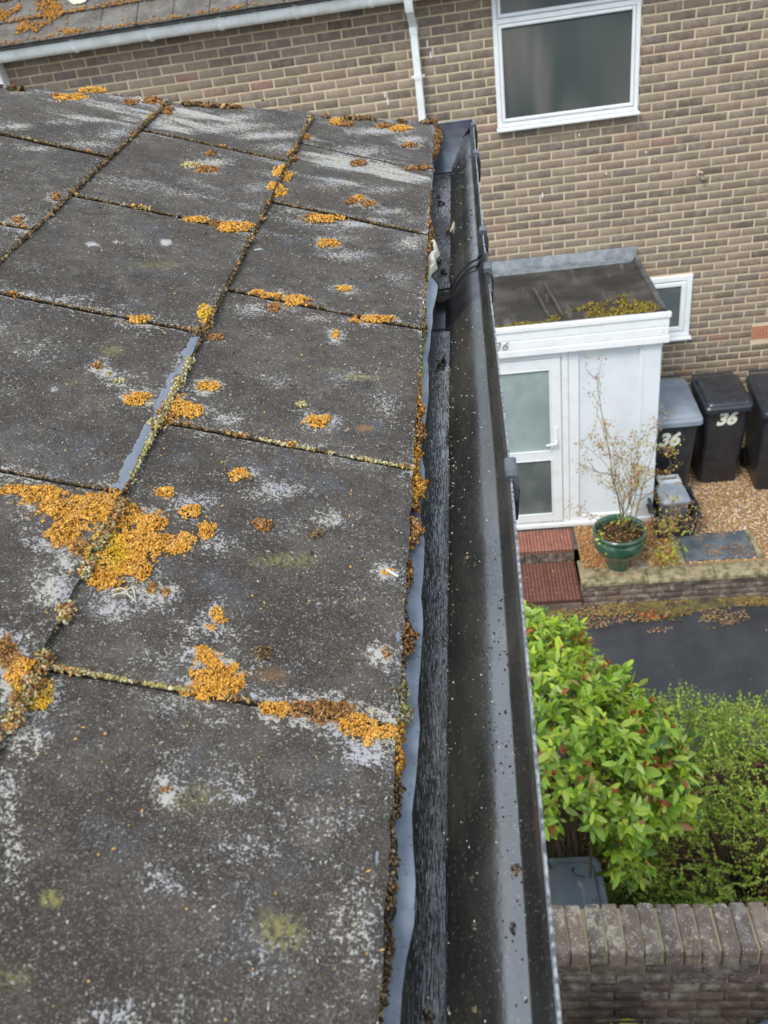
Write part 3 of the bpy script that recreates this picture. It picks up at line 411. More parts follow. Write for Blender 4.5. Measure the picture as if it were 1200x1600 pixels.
k.bump(k.noise(70, 3), .35, .002); M_FELT = k.m
link('eaves_felt', mesh_np('eaves_felt', V-wpos(house), F, smooth=True), M_FELT, house).data.set_sharp_from_angle(angle=math.radians(50))
# torn pale felt flap by the union
b = MB(); fl = []
for t_, xe, zz in [(1.165, .004, -.014), (1.19, .008, -.010), (1.215, .016, -.013), (1.235, .013, -.007), (1.26, .019, -.012), (1.285, .015, -.006), (1.31, .009, -.012), (1.34, .003, -.010)]:
    fl.append([gp(-.03, t_, -.010), gp(xe*.3, t_+.004, zz+.003), gp(xe*.8, t_, zz+.004), gp(xe, t_-.003, zz-.002), gp(xe, t_-.003, zz-.0035), gp(xe*.4, t_, zz-.001), gp(-.03, t_, -.012)])
b.loft(fl); b.build('torn_felt_flap', simple('pale_torn_felt', (.34, .33, .27), (.52, .49, .40), 90, .8, .3, .5, .002, 200), house, smooth=True, ang=60)

# ------------------------------------------------------------------ ogee gutter
gut = thing('roof_gutter', gp(.04, .2, -.065), 'long black plastic ogee gutter, wet and glossy, along the edge of the slate roof', 'gutter')
PROF = [(-0.018, 0.0000), (-0.018, -0.0500), (-0.0165, -0.0570), (-0.012, -0.0605), (0, -0.0610), (0.012, -0.0612), (0.024, -0.0614), (0.0295, -0.0612), (0.0312, -0.0600), (0.0335, -0.0568), (0.0365, -0.0524), (0.04, -0.0476), (0.044, -0.0426), (0.048, -0.0381), (0.052, -0.0339), (0.056, -0.0302), (0.06, -0.0269), (0.064, -0.0240), (0.067, -0.0221), (0.0695, -0.0207), (0.0715, -0.0198), (0.0735, -0.0189), (0.0755, -0.0182), (0.078, -0.0174), (0.0797, -0.0165), (0.081, -0.0153), (0.0824, -0.0131), (0.0841, -0.0107), (0.0862, -0.0079), (0.0883, -0.0047), (0.0902, -0.0021), (0.0918, -0.0008), (0.0924, 0.0000)]
PROF_FAR = [(x, z if x < .0340 or x > .0835 else -.0568+(z+.0568)*.62) for x, z in PROF]
OUTER = [(.0930, .0002), (.0942, 0), (.0948, -.0015), (.0946, -.010), (.0925, -.0115), (.0912, -.0100), (.0900, -.0130), (.0880, -.0180), (.085, -.0215), (.080, -.0235), (.070, -.0270), (.058, -.0385), (.046, -.0500), (.034, -.0605), (.030, -.0640), (-.014, -.0640), (-.0205, -.058), (-.0205, 0)]
def gf(t): return np.interp(t, [0, .7, 1.14, 1.25, 1.9], [1, 1, .90, .862, .80])
def gprof(P_, t, dz=0.0, dx=0.0):
    f = gf(t); o = []
    for x, z in P_:
        xx = x if x < .031 else .031+(x-.031)*f
        o.append((xx+dx*(1 if x > .03 else 0), z+dz))
    return o
k = Mt('wet_black_plastic', rough=.16, spec=.9); n1 = k.noise(16, 4, .6, vec=k.scaled((1, .35, 1)))
base = k.mix(k.rng(n1, .35, .7), (.014, .014, .013), (.042, .038, .029)); fl_ = k.attr('floor'); wet = k.attr('wet')
base = k.mix(k.mth('MULTIPLY', k.rng(k.noise(420, 3, .6), .60, .68), .55), base, (.16, .15, .12)); k.set('Base Color', base)
st2 = k.noise(1.0, 3, .6, vec=k.scaled((1150, 22, 1150)), dist=1.2); k.set('Roughness', k.mth('ADD', k.mth('MULTIPLY', fl_, .10), k.rng(n1, .4, .75, .18, .42)))
k.set('Coat Weight', k.mth('ADD', k.mth('MULTIPLY', k.mth('SUBTRACT', 1.0, fl_), k.rng(k.mth('ADD', wet, k.mth('MULTIPLY', k.mth('SUBTRACT', k.noise(18, 4, .65, vec=k.scaled((1, .3, 1))), .5), 1.1)), .25, .95, .16, 1.0)), k.mth('MULTIPLY', fl_, k.mth('ADD', .04, k.mth('MULTIPLY', k.rng(k.mth('ADD', st2, k.mth('MULTIPLY', k.mth('SUBTRACT', wet, .5), .26)), .54, .66), 1.2))))); k.set('Coat IOR', 2.3); k.set('Specular IOR Level', k.mth('SUBTRACT', .5, k.mth('MULTIPLY', fl_, .35))); k.set('Coat Roughness', k.mth('ADD', k.mth('MULTIPLY', k.mth('SUBTRACT', 1.0, fl_), k.mth('MULTIPLY', k.mth('SUBTRACT', 1.45, wet), .34)), k.mth('ADD', .06, k.rng(k.noise(24, 4), .45, .75, 0, .12))))
hgt = k.mth('ADD', k.mth('MULTIPLY', k.mth('MULTIPLY', st2, fl_), k.rng(k.noise(22, 3, .6, vec=k.scaled((1, .4, 1))), .35, .65, .25, 1.5)), k.mth('MULTIPLY', k.noise(210, 3, .6, vec=k.scaled((1, .6, 1))), .30))
bn = k.nt.nodes.new('ShaderNodeBump'); bn.inputs['Strength'].default_value = .55; bn.inputs['Distance'].default_value = .0013; k.L(hgt, bn.inputs['Height'])
k.L(bn.outputs[0], k.b.inputs['Normal']); k.L(bn.outputs[0], k.b.inputs['Coat Normal']); M_GUT = k.m
M_GUTP = simple('black_gutter_fitting', (.012, .012, .014), (.03, .03, .032), 40, .3, .7, .15, .0006, 160)
M_LIP = simple('scuffed_gutter_lip', (.07, .075, .08), (.32, .34, .36), 210, .5, .5, .3, .0008, 300)
def channel(name, t0, t1, dz, mat, step=.01, prof=None, outer=None, wob=.0007, dx=0.0):
    ts = np.arange(t0, t1+step*.5, step); pr = prof or PROF; ou = outer or OUTER; R = []
    fl0 = []
    for t in ts:
        r = gprof(pr, t, dz, dx)+gprof(ou, t, dz, dx); n = len(pr)
        R.append([gp(x, t, z+(float(fbm(t*7, x*30, 5))*wob*2 if -.01 < x < .083 else 0)) for x, z in r])
        fl0 += [1.0 if -.013 < x < .0313 and i < n else 0.0 for i, (x, z) in enumerate(pr+ou)]
    wt = [float(np.interp(t, [.35, .75, 1.1, 1.2, 1.35, 1.8], [1, .40, .40, .55, 1, 1])) if x >= .0313 else float(np.clip((x+.006)/.032, 0, 1)*(1.0 if t < 1.15 else .6)+(.75*sstep(1.3, 1.75, t)-.35*math.exp(-((t-1.5)/.07)**2) if t > 1.15 else 0)) for t in ts for x, z in (pr+ou)]
    m = len(R[0]); b = MB(); b.loft(R); V = np.vstack(b.v); me = mesh_np(name, V-wpos(gut), b.f, attrs={'floor': fl0, 'wet': wt}, smooth=True)
    me.set_sharp_from_angle(angle=math.radians(33)); return link(name, me, mat, gut)
channel('channel', -.2, 1.105, 0, M_GUT); channel('channel', 1.205, 1.93, 0, M_GUT, prof=PROF_FAR)
# union piece bridging the two lengths, with a deeper pocket in its floor
UP = [(x, z-(.0022 if x < .0835 else .0)) for x, z in PROF]; UP[4:8] = [(-.006, -.0640), (.006, -.0735), (.022, -.0735), (.0292, -.0655)]
UO = [(x*(1.0)+(.003 if x > .09 else 0), z-(.0035 if z > -.0105 and x > .09 else .0045)) for x, z in OUTER]; UO[-3:] = [(-.014, -.078), (-.024, -.070), (-.024, 0)]; UO[-4] = (.030, -.076)
channel('union_bracket', 1.085, 1.225, -.0002, M_GUTP, .01, UP, UO, 0)
for te, dzz in ((1.205, .0), (1.222, .0012)):      # rubber seal and cut end showing as dark ridges
    b = MB(); pts = [gp(x, te+.010*math.sin((x+.018)*34), z+.0016+dzz) for x, z in gprof(PROF, te)[3:29]]; b.tube(pts, .0013 if dzz == 0 else .0019, 6); b.build('seal', M_RUBBER, gut, True)
b = MB(); pts = [gp(x, 1.105, z+.0006) for x, z in gprof(PROF, 1.105)[3:10]]; b.tube(pts, .0014, 6); b.build('seal', M_RUBBER, gut, True)
# scuffed front lip
for a0, a1 in ((-.2, 1.10), (1.21, 1.93)):
    R = []
    for t in np.arange(a0, a1+.005, .01):
        f = gprof([(.0930, .0002), (.0934, .0010), (.0942, .0012), (.0950, .0006), (.0952, -.0040), (.0948, -.0040), (.0944, .0)], t); j = float(fbm(t*50, 3, 8))*.0006
        R.append([gp(x, t, z+j*.4) for x, z in f])
    b = MB(); b.loft(R); b.build('lip', M_LIP, gut, True, ang=40)
# stop end
def gx_(x, t, z): return gp(x, t, z)
f = gprof(PROF_FAR, 1.93); pr = [p for p in f]; b = MB()
top = [(x, z) for x, z in pr]
# sloping foot panel clipped to the channel section, then the upright plate
def sect(zc, t):      # floor-parallel cut of the channel at height zc
    xs = [-.0175]; 
    for (xa, za), (xb, zb) in zip(f[8:], f[9:]):
        if za <= zc <= zb: xs.append(xa+(xb-xa)*(zc-za)/(zb-za+1e-9)-.0004); break
    else: xs.append(f[-1][0])
    return [gp(xs[0], t, zc), gp(xs[1], t, zc)]
rows = [sect(-.0605, 1.80), sect(-.0585, 1.815), sect(-.045, 1.865), sect(-.036, 1.905), sect(-.0325, 1.922), sect(-.031, 1.927), sect(-.015, 1.929), sect(-.003, 1.930), sect(.001, 1.930)]
for (a, b1_), (c_, d_) in zip(rows, rows[1:]): b.add([a, b1_, d_, c_], [(0, 1, 2, 3)])
b.add([gp(-.022, 1.93, .001), gp(.0785+.002, 1.93, .001), gp(.0805, 1.936, .0016), gp(-.022, 1.936, .0016), gp(-.022, 1.936, -.066), gp(.035, 1.936, -.066), gp(.0805, 1.936, -.02)], [(0, 1, 2, 3), (3, 2, 6, 5, 4)])
b.build('stop_end', simple('bluish_black_plastic', (.05, .058, .075), (.085, .095, .12), 30, .3, .9, .1, .0005, 150), gut)
# clips over the front lip
def clip(t, w_, o=.0, drop=.022):
    x = gprof([(.0945, 0)], t)[0][0]+o; b = MB(); V = []
    r = [[gp(x-.0055, tq, -.0025), gp(x-.0058, tq, .0030), gp(x-.004, tq, .0046), gp(x+.0035, tq, .0046), gp(x+.0056, tq, .0030), gp(x+.0060, tq, -drop), gp(x+.0030, tq, -drop-.004), gp(x+.0012, tq, -drop+.004), gp(x+.0012, tq, -.002)] for tq in (t-w_/2, t-w_/2+.0012, t+w_/2-.0012, t+w_/2)]
    b.loft(r); b.build('clip', M_CLIP, gut, ang=30)
    b = MB(); b.add([gp(x+.001, t-w_/2+.002, -.005), gp(x+.007, t-w_/2+.002, -.014), gp(x+.004, t-w_/2+.002, -.05), gp(x-.02, t-w_/2+.002, -.06), gp(x+.001, t+w_/2-.002, -.005), gp(x+.007, t+w_/2-.002, -.014), gp(x+.004, t+w_/2-.002, -.05), gp(x-.02, t+w_/2-.002, -.06)], [(0, 1, 2, 3), (7, 6, 5, 4), (0, 4, 5, 1), (1, 5, 6, 2), (2, 6, 7, 3)]); b.build('clip_arm', M_GUTP, gut)
M_CLIP = simple('grey_black_clip', (.05, .055, .062), (.10, .11, .12), 60, .45, .5, .2, .0005, 300)
clip(.680, .030); clip(1.155, .022); clip(1.295, .020); clip(1.69, .022, .0005, .03); clip(1.885, .022, .0005, .03)
# grit and water beads lying in the channel
pf = np.array(PROF); 
def on_profile(n, x0, x1, t0, t1):
    x = RNG.uniform(x0, x1, n); t = t0+(t1-t0)*RNG.random(n); fx_ = pf[3:, 0]; z = np.interp(x, fx_, pf[3:, 1]); f = gf(t); xx = np.where(x < .031, x, .031+(x-.031)*f); return gp(0, 0, 0)+xx[:, None]*XR+t[:, None]*YR+z[:, None]*ZR, t
Vs = []; Fs = []; Cs = []; cnt = 0
def addg(P, sz, cols, flat=.6, bv=ICO_V, bf=ICO_F):
    global cnt
    S = sz[:, None]*np.stack([RNG.uniform(.7, 1.3, len(P)), RNG.uniform(.7, 1.5, len(P)), np.full(len(P), flat)], 1)
    v, f_, c_ = scatter(P, S, bv, bf, None, cols); Vs.append(v); Fs.append(f_+cnt); Cs.append(c_); cnt += len(v)
P, t = on_profile(260, .018, .082, .18, 1.08); addg(P, RNG.uniform(.00022, .00065, len(P))*(1+t), np.array([(.42, .38, .28), (.30, .22, .12), (.10, .08, .05), (.5, .48, .42)])[RNG.integers(0, 4, len(P))])
P, t = on_profile(120, .028, .036, .18, 1.0); addg(P, RNG.uniform(.0003, .0008, len(P))*(1+t), np.array([(.5, .46, .36), (.12, .10, .07)])[RNG.integers(0, 2, len(P))])
P, t = on_profile(200, .055, .083, .18, .60); addg(P, RNG.uniform(.0004, .0011, len(P)), np.array([(.012, .012, .012), (.03, .026, .02)])[RNG.integers(0, 2, len(P))])
P, t = on_profile(170, -.012, .08, 1.25, 1.85); addg(P, RNG.uniform(.0006, .002, len(P)), np.array([(.012, .012, .012), (.02, .02, .02), (.3, .26, .18)])[RNG.integers(0, 3, len(P))])
# clods
for x, t0, r_ in [(.0725, .262, .0022), (.0775, .296, .0022), (.0745, .297, .0018), (.05, .27, .0022), (.03, .83, .003), (.012, 1.62, .004), (.008, 1.66, .003), (.030, 1.475, .005), (.018, 1.30, .004), (.008, 1.335, .005), (.012, 1.345, .004), (.002, 1.33, .005), (.049, .60, .003), (.05, .30, .0024), (.018, 1.0, .005), (.023, 1.01, .004), (.02, .23, .003), (.017, .22, .0022), (.014, .222, .003), (.049, .225, .0016), (.043, .68, .002)]:
    m = 14; P0, _ = on_profile(1, x, x+1e-6, t0, t0+1e-6); P = P0+RNG.normal(size=(m, 3))*r_*.5+ZR*r_*.3; addg(P, RNG.uniform(.3, .7, m)*r_, np.array([(.02, .018, .015), (.05, .04, .03), (.16, .12, .07)])[RNG.integers(0, 3, m)], .8)
stuffmesh('gutter_grit', np.vstack(Vs), np.vstack(Fs), M_GRIT, gut, np.vstack(Cs), True)
b = MB(); b.tube([gp(.030+x, 1.46+t, -.057+z) for x, t, z in ((0, 0, 0), (.004, .01, .003), (.007, .03, .004), (.006, .045, .002))], [.0012, .002, .002, .0008], 5); tag(b.build('straw_scrap', simple('straw', (.55, .5, .36), (.6, .55, .4), 50), None), 'short pale scrap of straw lying in the far length of the gutter', 'straw')

# ------------------------------------------------------------------ moss
MC = {'o': [(.60, .30, .045), (.48, .21, .03), (.68, .40, .09), (.30, .13, .03)], 'y': [(.60, .36, .03), (.52, .28, .025), (.50, .38, .04), (.42, .18, .02)],
      'b': [(.36, .17, .05), (.22, .10, .035), (.45, .27, .12), (.10, .055, .025)], 'k': [(.10, .07, .035), (.05, .035, .02), (.28, .2, .11), (.16, .11, .05)], 'p': [(.45, .38, .16), (.36, .32, .10), (.20, .16, .07), (.55, .5, .34)]}
def moss_pts(e, dens=1.0):
    i, s0, t0, ax, ay, bx, by, ty = e; det = abs(ax*by-ay*bx); far = 1+max(0, t0-.4)*.8
    r = .00082*far*(.9 if ty in 'kb' else 1); n = int(min(7500, dens*math.pi*det*1.5/(r*r)*.62)); n = max(n, 16)
    a = RNG.random(n)*2*math.pi; q = np.sqrt(RNG.random(n))*1.18; far_ = RNG.random(n) < .07; q = np.where(far_, q*RNG.uniform(1.0, 1.45, n), q); u = q*np.cos(a); v = q*np.sin(a); s = s0+u*ax+v*bx; t = t0+u*ay+v*by
    nz = fbm(s*130, t*130, 77, 4)*2.1; keep = ((q+nz) < 1.02)|(far_ & (RNG.random(n) < .35)); s, t, q, nz = s[keep], t[keep], q[keep], nz[keep]; n = len(s)
    size = math.sqrt(det); dome = np.clip(1-q-nz*.6, 0, 1)**.6*min(.0048, size*.30)
    h = sheight(s)+dome*RNG.uniform(.35, 1.0, n)+fbm(s*260, t*260, 55)*.0025+.0004; c = np.array(MC[ty])
    w_ = np.array([.42, .28, .18, .12]) if ty in 'oy' else np.array([.3, .25, .2, .25]); col = c[RNG.choice(4, n, p=w_)]*RNG.uniform(.75, 1.2, (n, 1)); vz = np.clip(fbm(s*160, t*160, 91)*2+.15, 0, 1)[:, None]*.5; col = col*(1-vz)+np.array([(.66, .44, .17)])*vz if ty in 'oy' else col
    return rp(s, t, 0)+h[:, None]*NR, np.full(n, r)*RNG.uniform(.55, 1.35, n), col
def moss_obj(name, entries, extra=None, parent=None):
    Ps = []; Rs = []; Cs_ = []
    for e in entries: p, r, c_ = moss_pts(e); Ps.append(p); Rs.append(r); Cs_.append(c_)
    if extra: 
        for p, r, c_ in extra: Ps.append(p); Rs.append(r); Cs_.append(c_)
    P = np.vstack(Ps); r = np.concatenate(Rs); c_ = np.vstack(Cs_); n = len(P)
    S = r[:, None]*np.stack([RNG.uniform(.55, 1.0, n), RNG.uniform(.55, 1.0, n), RNG.uniform(.9, 2.1, n)], 1)
    v, f_, cc = scatter(P, S, ICO_V, ICO_F, rotmats(n), c_); base = V3(v[:, 0].mean(), v[:, 1].mean(), v[:, 2].min())
    o = link(name, mesh_np(name, v-base, f_, cc, smooth=True), M_MOSS, parent); o.location = base; return o
LAB = {'A': 'largest golden orange moss patch, sprawling over the joint where three slates meet at left', 'B': 'small orange moss tuft just right of the largest moss patch, the upper of two', 'B2': 'small orange moss tuft touching the right tip of the largest moss patch',
 'D': 'round orange moss tuft on bare slate, upper right of the largest moss patch', 'E': 'small ragged orange moss tuft between the large patch and the round tuft', 'F': 'ring shaped brown moss tuft with a bare middle', 'G': 'tiny dark brown moss ball beside the pale lichen patch',
 'H': 'narrow golden moss tuft above the tall orange patch in the slate middle', 'I': 'tall orange moss patch climbing from the lower cross joint of the slates', 'J': 'dark brown moss cushion right of the tall orange patch', 'K': 'long orange and brown moss strip ending at the gutter edge',
 'L': 'tiny orange moss flecks on a pale spot near the gutter', 'M': 'orange moss patch on the joint at the left edge of the photo', 'N': 'orange moss patch in the corner of the slate joint beside the pale blue strip', 'O': 'oval orange moss cushion left of the pale blue strip',
 'P': 'flat orange moss tuft above the joint corner patch', 'Q': 'oval orange brown moss cushion on the third slate from below near the gutter', 'R': 'little greenish moss tuft on the third slate', 'S': 'small upright orange moss crumb below the cross joint', 'T': 'three dull brown moss crumbs on the left slate',
 'U': 'bright orange moss tuft ringed by pale lichen on the fourth slate', 'V': 'small flat orange moss tuft on the fourth slate', 'W': 'pale ring of dead moss below the cross joint', 'X': 'orange moss strip filling the cross joint of the second row', 'Y': 'upper golden moss tuft spilling over the far row joint', 'Y2': 'lower golden moss tuft spilling over the far row joint',
 'a': 'long orange streak of moss on the fifth slate', 'b': 'scattered flat orange moss specks on the fifth slate', 'e': 'orange moss scrap with a short pale stick, near the gutter', 'f': 'lone orange moss crumb on the nearest slate'}
bykey = {}
for e in MOSS: bykey.setdefault(e[0], []).append(e)
rest = []
for kk, es in bykey.items():
    if kk in LAB: tag(moss_obj('moss_patch', es), LAB[kk], 'moss', 'moss patches on the slate roof')
    else: rest += es
# moss in the joints and along the eaves
ex = []
def line_moss(s0, t0, s1, t1, n, spread, key, amp=1.0, thr=-.1, hs=.002, rr=.0011):
    u = RNG.random(n); s = s0+(s1-s0)*u; t = t0+(t1-t0)*u; nz = fbm(t*26+s*31, s*26-t*9, 61, 4)*2; kp = (nz > thr)&((t < .9)|(RNG.random(n) < .5)|(key == 'k')); s, t, nz = s[kp], t[kp], nz[kp]; m = len(s)
    if not m: return
    dx_ = RNG.normal(size=m)*spread*(.5+np.clip(nz, 0, 1)); horizontal = abs(t1-t0) > abs(s1-s0)
    if horizontal: s = s+dx_-spread*.4
    else: t = t+dx_
    far = 1+np.clip(t-.4, 0, 2)*.8; h = RNG.uniform(-.001, 1, m)*hs*(.5+np.clip(nz, 0, 1.2))+(.002 if horizontal else TH*(1-(np.mod(s, GA)/GA)))
    if horizontal: h = h+0*s
    c = np.array(MC[key]); col = c[RNG.integers(0, 4, m)]*RNG.uniform(.6, 1.15, (m, 1)); ex.append((rp(s, t, 0)+h[:, None]*NR, rr*far*RNG.uniform(.5, 1.4, m), col))
for cN in (1, 2, 3, 4):
    s = cN*GA; te = tend(s); line_moss(s, .1, s, te, 5200 if cN == 1 else 3600, .0020, 'k', thr=-.45, hs=.0030); line_moss(s, .1, s, te, 2000, .0022, 'b', thr=.25, hs=.005); line_moss(s, .1, s, te, 900, .0020, 'p', thr=.3, hs=.004); line_moss(s, .5, s, te, 500, .003, 'o', thr=.5, hs=.006)
line_moss(GA, .585, GA, .80, 900, .0028, 'p', thr=-.5, hs=.006); line_moss(GA, .33, GA, .56, 2200, .005, 'p', thr=-.4, hs=.008); line_moss(GA, .33, GA, .56, 1600, .006, 'b', thr=-.3, hs=.010)
for cN, js in JN.items():
    for t_ in js:
        s0 = cN*GA; s1 = s0+GA
        if cN > 3 or t_ > tend(s0) or t_ > 1.58: continue
        line_moss(s0, t_, s1, t_, 700, .0007, 'k', thr=-.4, hs=.0012, rr=.0008); line_moss(s0, t_, s1, t_, 500, .0010, 'b', thr=.28, hs=.003); line_moss(s0, t_, s1, t_, 420, .0012, 'o', thr=.42, hs=.004); line_moss(s0, t_, s1, t_, 300, .0009, 'p', thr=.3, hs=.002)
line_moss(.01, .6856, .15, .6856, 420, .0009, 'p', thr=-.3, hs=.002); line_moss(.14, .3864, .24, .3864, 420, .0010, 'p', thr=-.3, hs=.003)
for s0, s1 in ((0, .3), (.3, .6), (.6, .9)):
    for key in 'bk': line_moss(s0, tend(s0)-.012, s1, tend(s1)-.012, 260, .004, key, thr=.2, hs=.005, rr=.0016)
for ta, tb, xr, key in EDGE:
    L_ = abs(ta-tb); xr = max(xr, .0015); n = int(L_*(xr+.004)/(.0011**2)*(.85 if key != 'k' or xr > .003 else .4)/(1+max(0, ta-.5)*1.2)); t = RNG.uniform(min(ta, tb), max(ta, tb), n)
    e_ = np.minimum(t-min(ta, tb), max(ta, tb)-t)/L_; lim = xr*np.clip(.35+e_*2.4, 0, 1)*(1+fbm(t*110, t*0, 15)*1.3); x = -.0035+RNG.random(n)**.8*(lim+.0035); z = -.011+RNG.random(n)*np.clip(1-x/.014, .3, 1)*.0135+.001
    z = np.where(x < .0, np.maximum(z, -.002+RNG.random(n)*.003), z); far = 1+np.clip(t-.4, 0, 2)*.7; c = np.array(MC[key]); col = c[RNG.integers(0, 4, n)]*RNG.uniform(.6, 1.15, (n, 1)); dk = (x > lim*.7); col = np.where(dk[:, None], col*.6, col)
    ex.append((gp(0, 0, 0)+x[:, None]*XR+t[:, None]*YR+z[:, None]*ZR, .0012*far*RNG.uniform(.5, 1.3, n), col))
# loose grit on the slates
n = 2600; s = RNG.random(n)**1.3*.75; t = .15+RNG.random(n)**1.5*1.3; m = t < tend(s)-.02; s, t = s[m], t[m]; n = len(s); c = np.array([(.4, .38, .33), (.16, .12, .08), (.05, .04, .035), (.5, .3, .1)])[RNG.integers(0, 4, n)]
ex.append((rp(s, t, 0)+(sheight(s)+.0004)[:, None]*NR, RNG.uniform(.0003, .0009, n)*(1+t*.4), c))
mo = moss_obj('joint_moss', rest, ex); tag(mo, 'dark and orange moss packed in the slate joints and along the eaves edge', 'moss', kind='stuff')
b = MB(); b.tube([rp(.018, .535, .010), rp(.008, .529, .0105)], [.0012, .0011], 6); tag(b.build('twig', simple('pale_stick', (.5, .52, .5), (.6, .6, .58), 40), None), 'short pale stick on an orange moss scrap near the gutter', 'twig')
b = MB(); b.tube([rp(.2295, 1.088, .0085), rp(.2225, 1.092, .0095), rp(.219, 1.096, .0085)], [.001, .0017, .0009], 6); tag(b.build('twig', simple('grey_stick', (.32, .36, .34), (.4, .42, .4), 40), None), 'tiny grey stick lying on the slate above the far cross joint', 'twig')
for (s_, t_, w1, w2) in ((.2095, .4535, .014, .004), (.2060, .4500, .018, .003), (.2035, .4535, .009, .006)):
    b = MB(); b.tube([rp(s_+w1*(q_-.5), t_+w2*math.sin(q_*3)+.002*q_, .008+.003*math.sin(q_*3)) for q_ in np.linspace(0, 1, 7)], .0004, 5); tag(b.build('straw_scrap', bpy.data.materials['straw'], None), {.014: 'thin pale straw, middle one of three below the largest moss patch', .018: 'longest pale straw of three below the largest moss patch', .009: 'shortest curled pale straw of three below the largest moss patch'}[w1], 'straw', 'straws below the moss patch')
# ------------------------------------------------------------------ ground
G = -5.17; DR = -5.475; FY = 8.488; PY = 4.6
k = Mt('wet_asphalt', rough=.6, spec=.5); c = k.mix(k.rng(k.noise(3, 4), .35, .7), (.030, .031, .034), (.045, .046, .050)); c = k.mix(k.rng(k.noise(110, 4, .8), .55, .72, 0, .7), c, (.14, .14, .14)); k.set('Base Color', c); k.set('Roughness', k.rng(k.noise(4, 3), .4, .7, .38, .75)); k.bump(k.noise(140, 3, .7), .6, .004); M_ASPH = k.m
k = Mt('grass_and_earth', rough=.95, spec=.2); k.set('Base Color', k.mix(k.rng(k.noise(3, 5, .65), .35, .65), (.045, .06, .022), (.08, .055, .035))); M_EARTH = k.m
def sheet(name, x0, x1, y0, y1, z, mat, n=1, amp=0.0):
    xs = np.linspace(x0, x1, n+1); ys = np.linspace(y0, y1, n+1); A, B = np.meshgrid(xs, ys, indexing='ij'); Z = z+fbm(A*1.3, B*1.3, 3)*amp
    V = np.stack([A, B, Z], -1).reshape(-1, 3); i = np.arange((n+1)**2).reshape(n+1, n+1); F = np.stack([i[:-1, :-1], i[1:, :-1], i[1:, 1:], i[:-1, 1:]], -1).reshape(-1, 4)
    o = link(name, mesh_np(name, V, F, smooth=True), mat); o['kind'] = 'structure'; return o
sheet('ground', -90, 90, -60, 130, DR-.03, M_EARTH)
sheet('driveway', -6, 7, 3.2, 6.10, DR, M_ASPH, 8, .006)
k = Mt('dark_soil', rough=1, spec=.1); k.set('Base Color', k.mix(k.rng(k.noise(12, 5, .7), .35, .65), (.030, .020, .013), (.075, .045, .025))); k.bump(k.noise(40, 4), .8, .02); M_SOIL = k.m
sheet('planting_bed', -.6, 7, 2.0, 4.35, DR+.05, M_SOIL, 30, .12)
k = Mt('mossy_gutter_edge', rough=.95, spec=.15); c = k.mix(k.rng(k.noise(9, 4, .65), .35, .62), (.045, .042, .038), (.15, .125, .045)); c = k.mix(k.rng(k.noise(50, 4, .7), .55, .65, 0, .7), c, (.26, .13, .045)); k.set('Base Color', c); k.bump(k.noise(70, 4), .8, .01); M_VERGE = k.m
b = MB(); xs = np.linspace(-3, 6, 91); edge = 5.97+fbm(xs*2.3, xs*0, 3)*.12
b.add([(x, e, DR+.008) for x, e in zip(xs, edge)]+[(x, 6.09, DR+.035) for x in xs], [(i, i+1, i+92, i+91) for i in range(90)])
o = b.build('driveway_moss_edge', M_VERGE); tag(o, kind='structure')
M_GRAVB = simple('gravel_bed', (.26, .15, .07), (.38, .24, .12), 60, .95, .2, .8, .006, 160)
sheet('gravel_bed', .80, 6.5, 6.25, FY+.03, G, M_GRAVB, 30, .02)
sheet('doorstep_ground', -6, .80, 6.62, FY+.03, G-.006, simple('dark_concrete', (.07, .06, .05), (.12, .11, .09), 12, .9), 2)
M_PATIO = simple('concrete_paving', (.13, .12, .10), (.2, .19, .17), 8, .9, .2, .5, .004, 90)
b = MB(); b.box(-.2, 3.5, .2, 1.79, DR-.02, PY*-1.0+0.0); o = b.build('patio', M_PATIO); o['kind'] = 'structure'

# gravel stones, counted as a mass
n = 26000; x = RNG.uniform(.84, 4.2, n); y = RNG.uniform(6.28, FY-.02, n); P = np.stack([x, y, G+RNG.uniform(.001, .012, n)], 1); r = RNG.uniform(.006, .0125, n)
pc = np.array([(.72, .47, .21), (.60, .33, .12), (.84, .70, .48), (.42, .22, .09), (.72, .56, .34), (.88, .82, .70), (.30, .22, .15)])
v, f_, cc = scatter(P, r[:, None]*np.stack([RNG.uniform(.8, 1.4, n), RNG.uniform(.7, 1.1, n), RNG.uniform(.5, .8, n)], 1), OCT_V, OCT_F, None, pc[RNG.integers(0, 7, n)]*RNG.uniform(.7, 1.1, (n, 1)), .3)
ang = RNG.random(n)*6.28; o = stuffmesh('gravel', v, f_, M_STONE, None, cc, True); tag(o, 'golden brown pea gravel covering the ground around the dustbins', 'gravel')

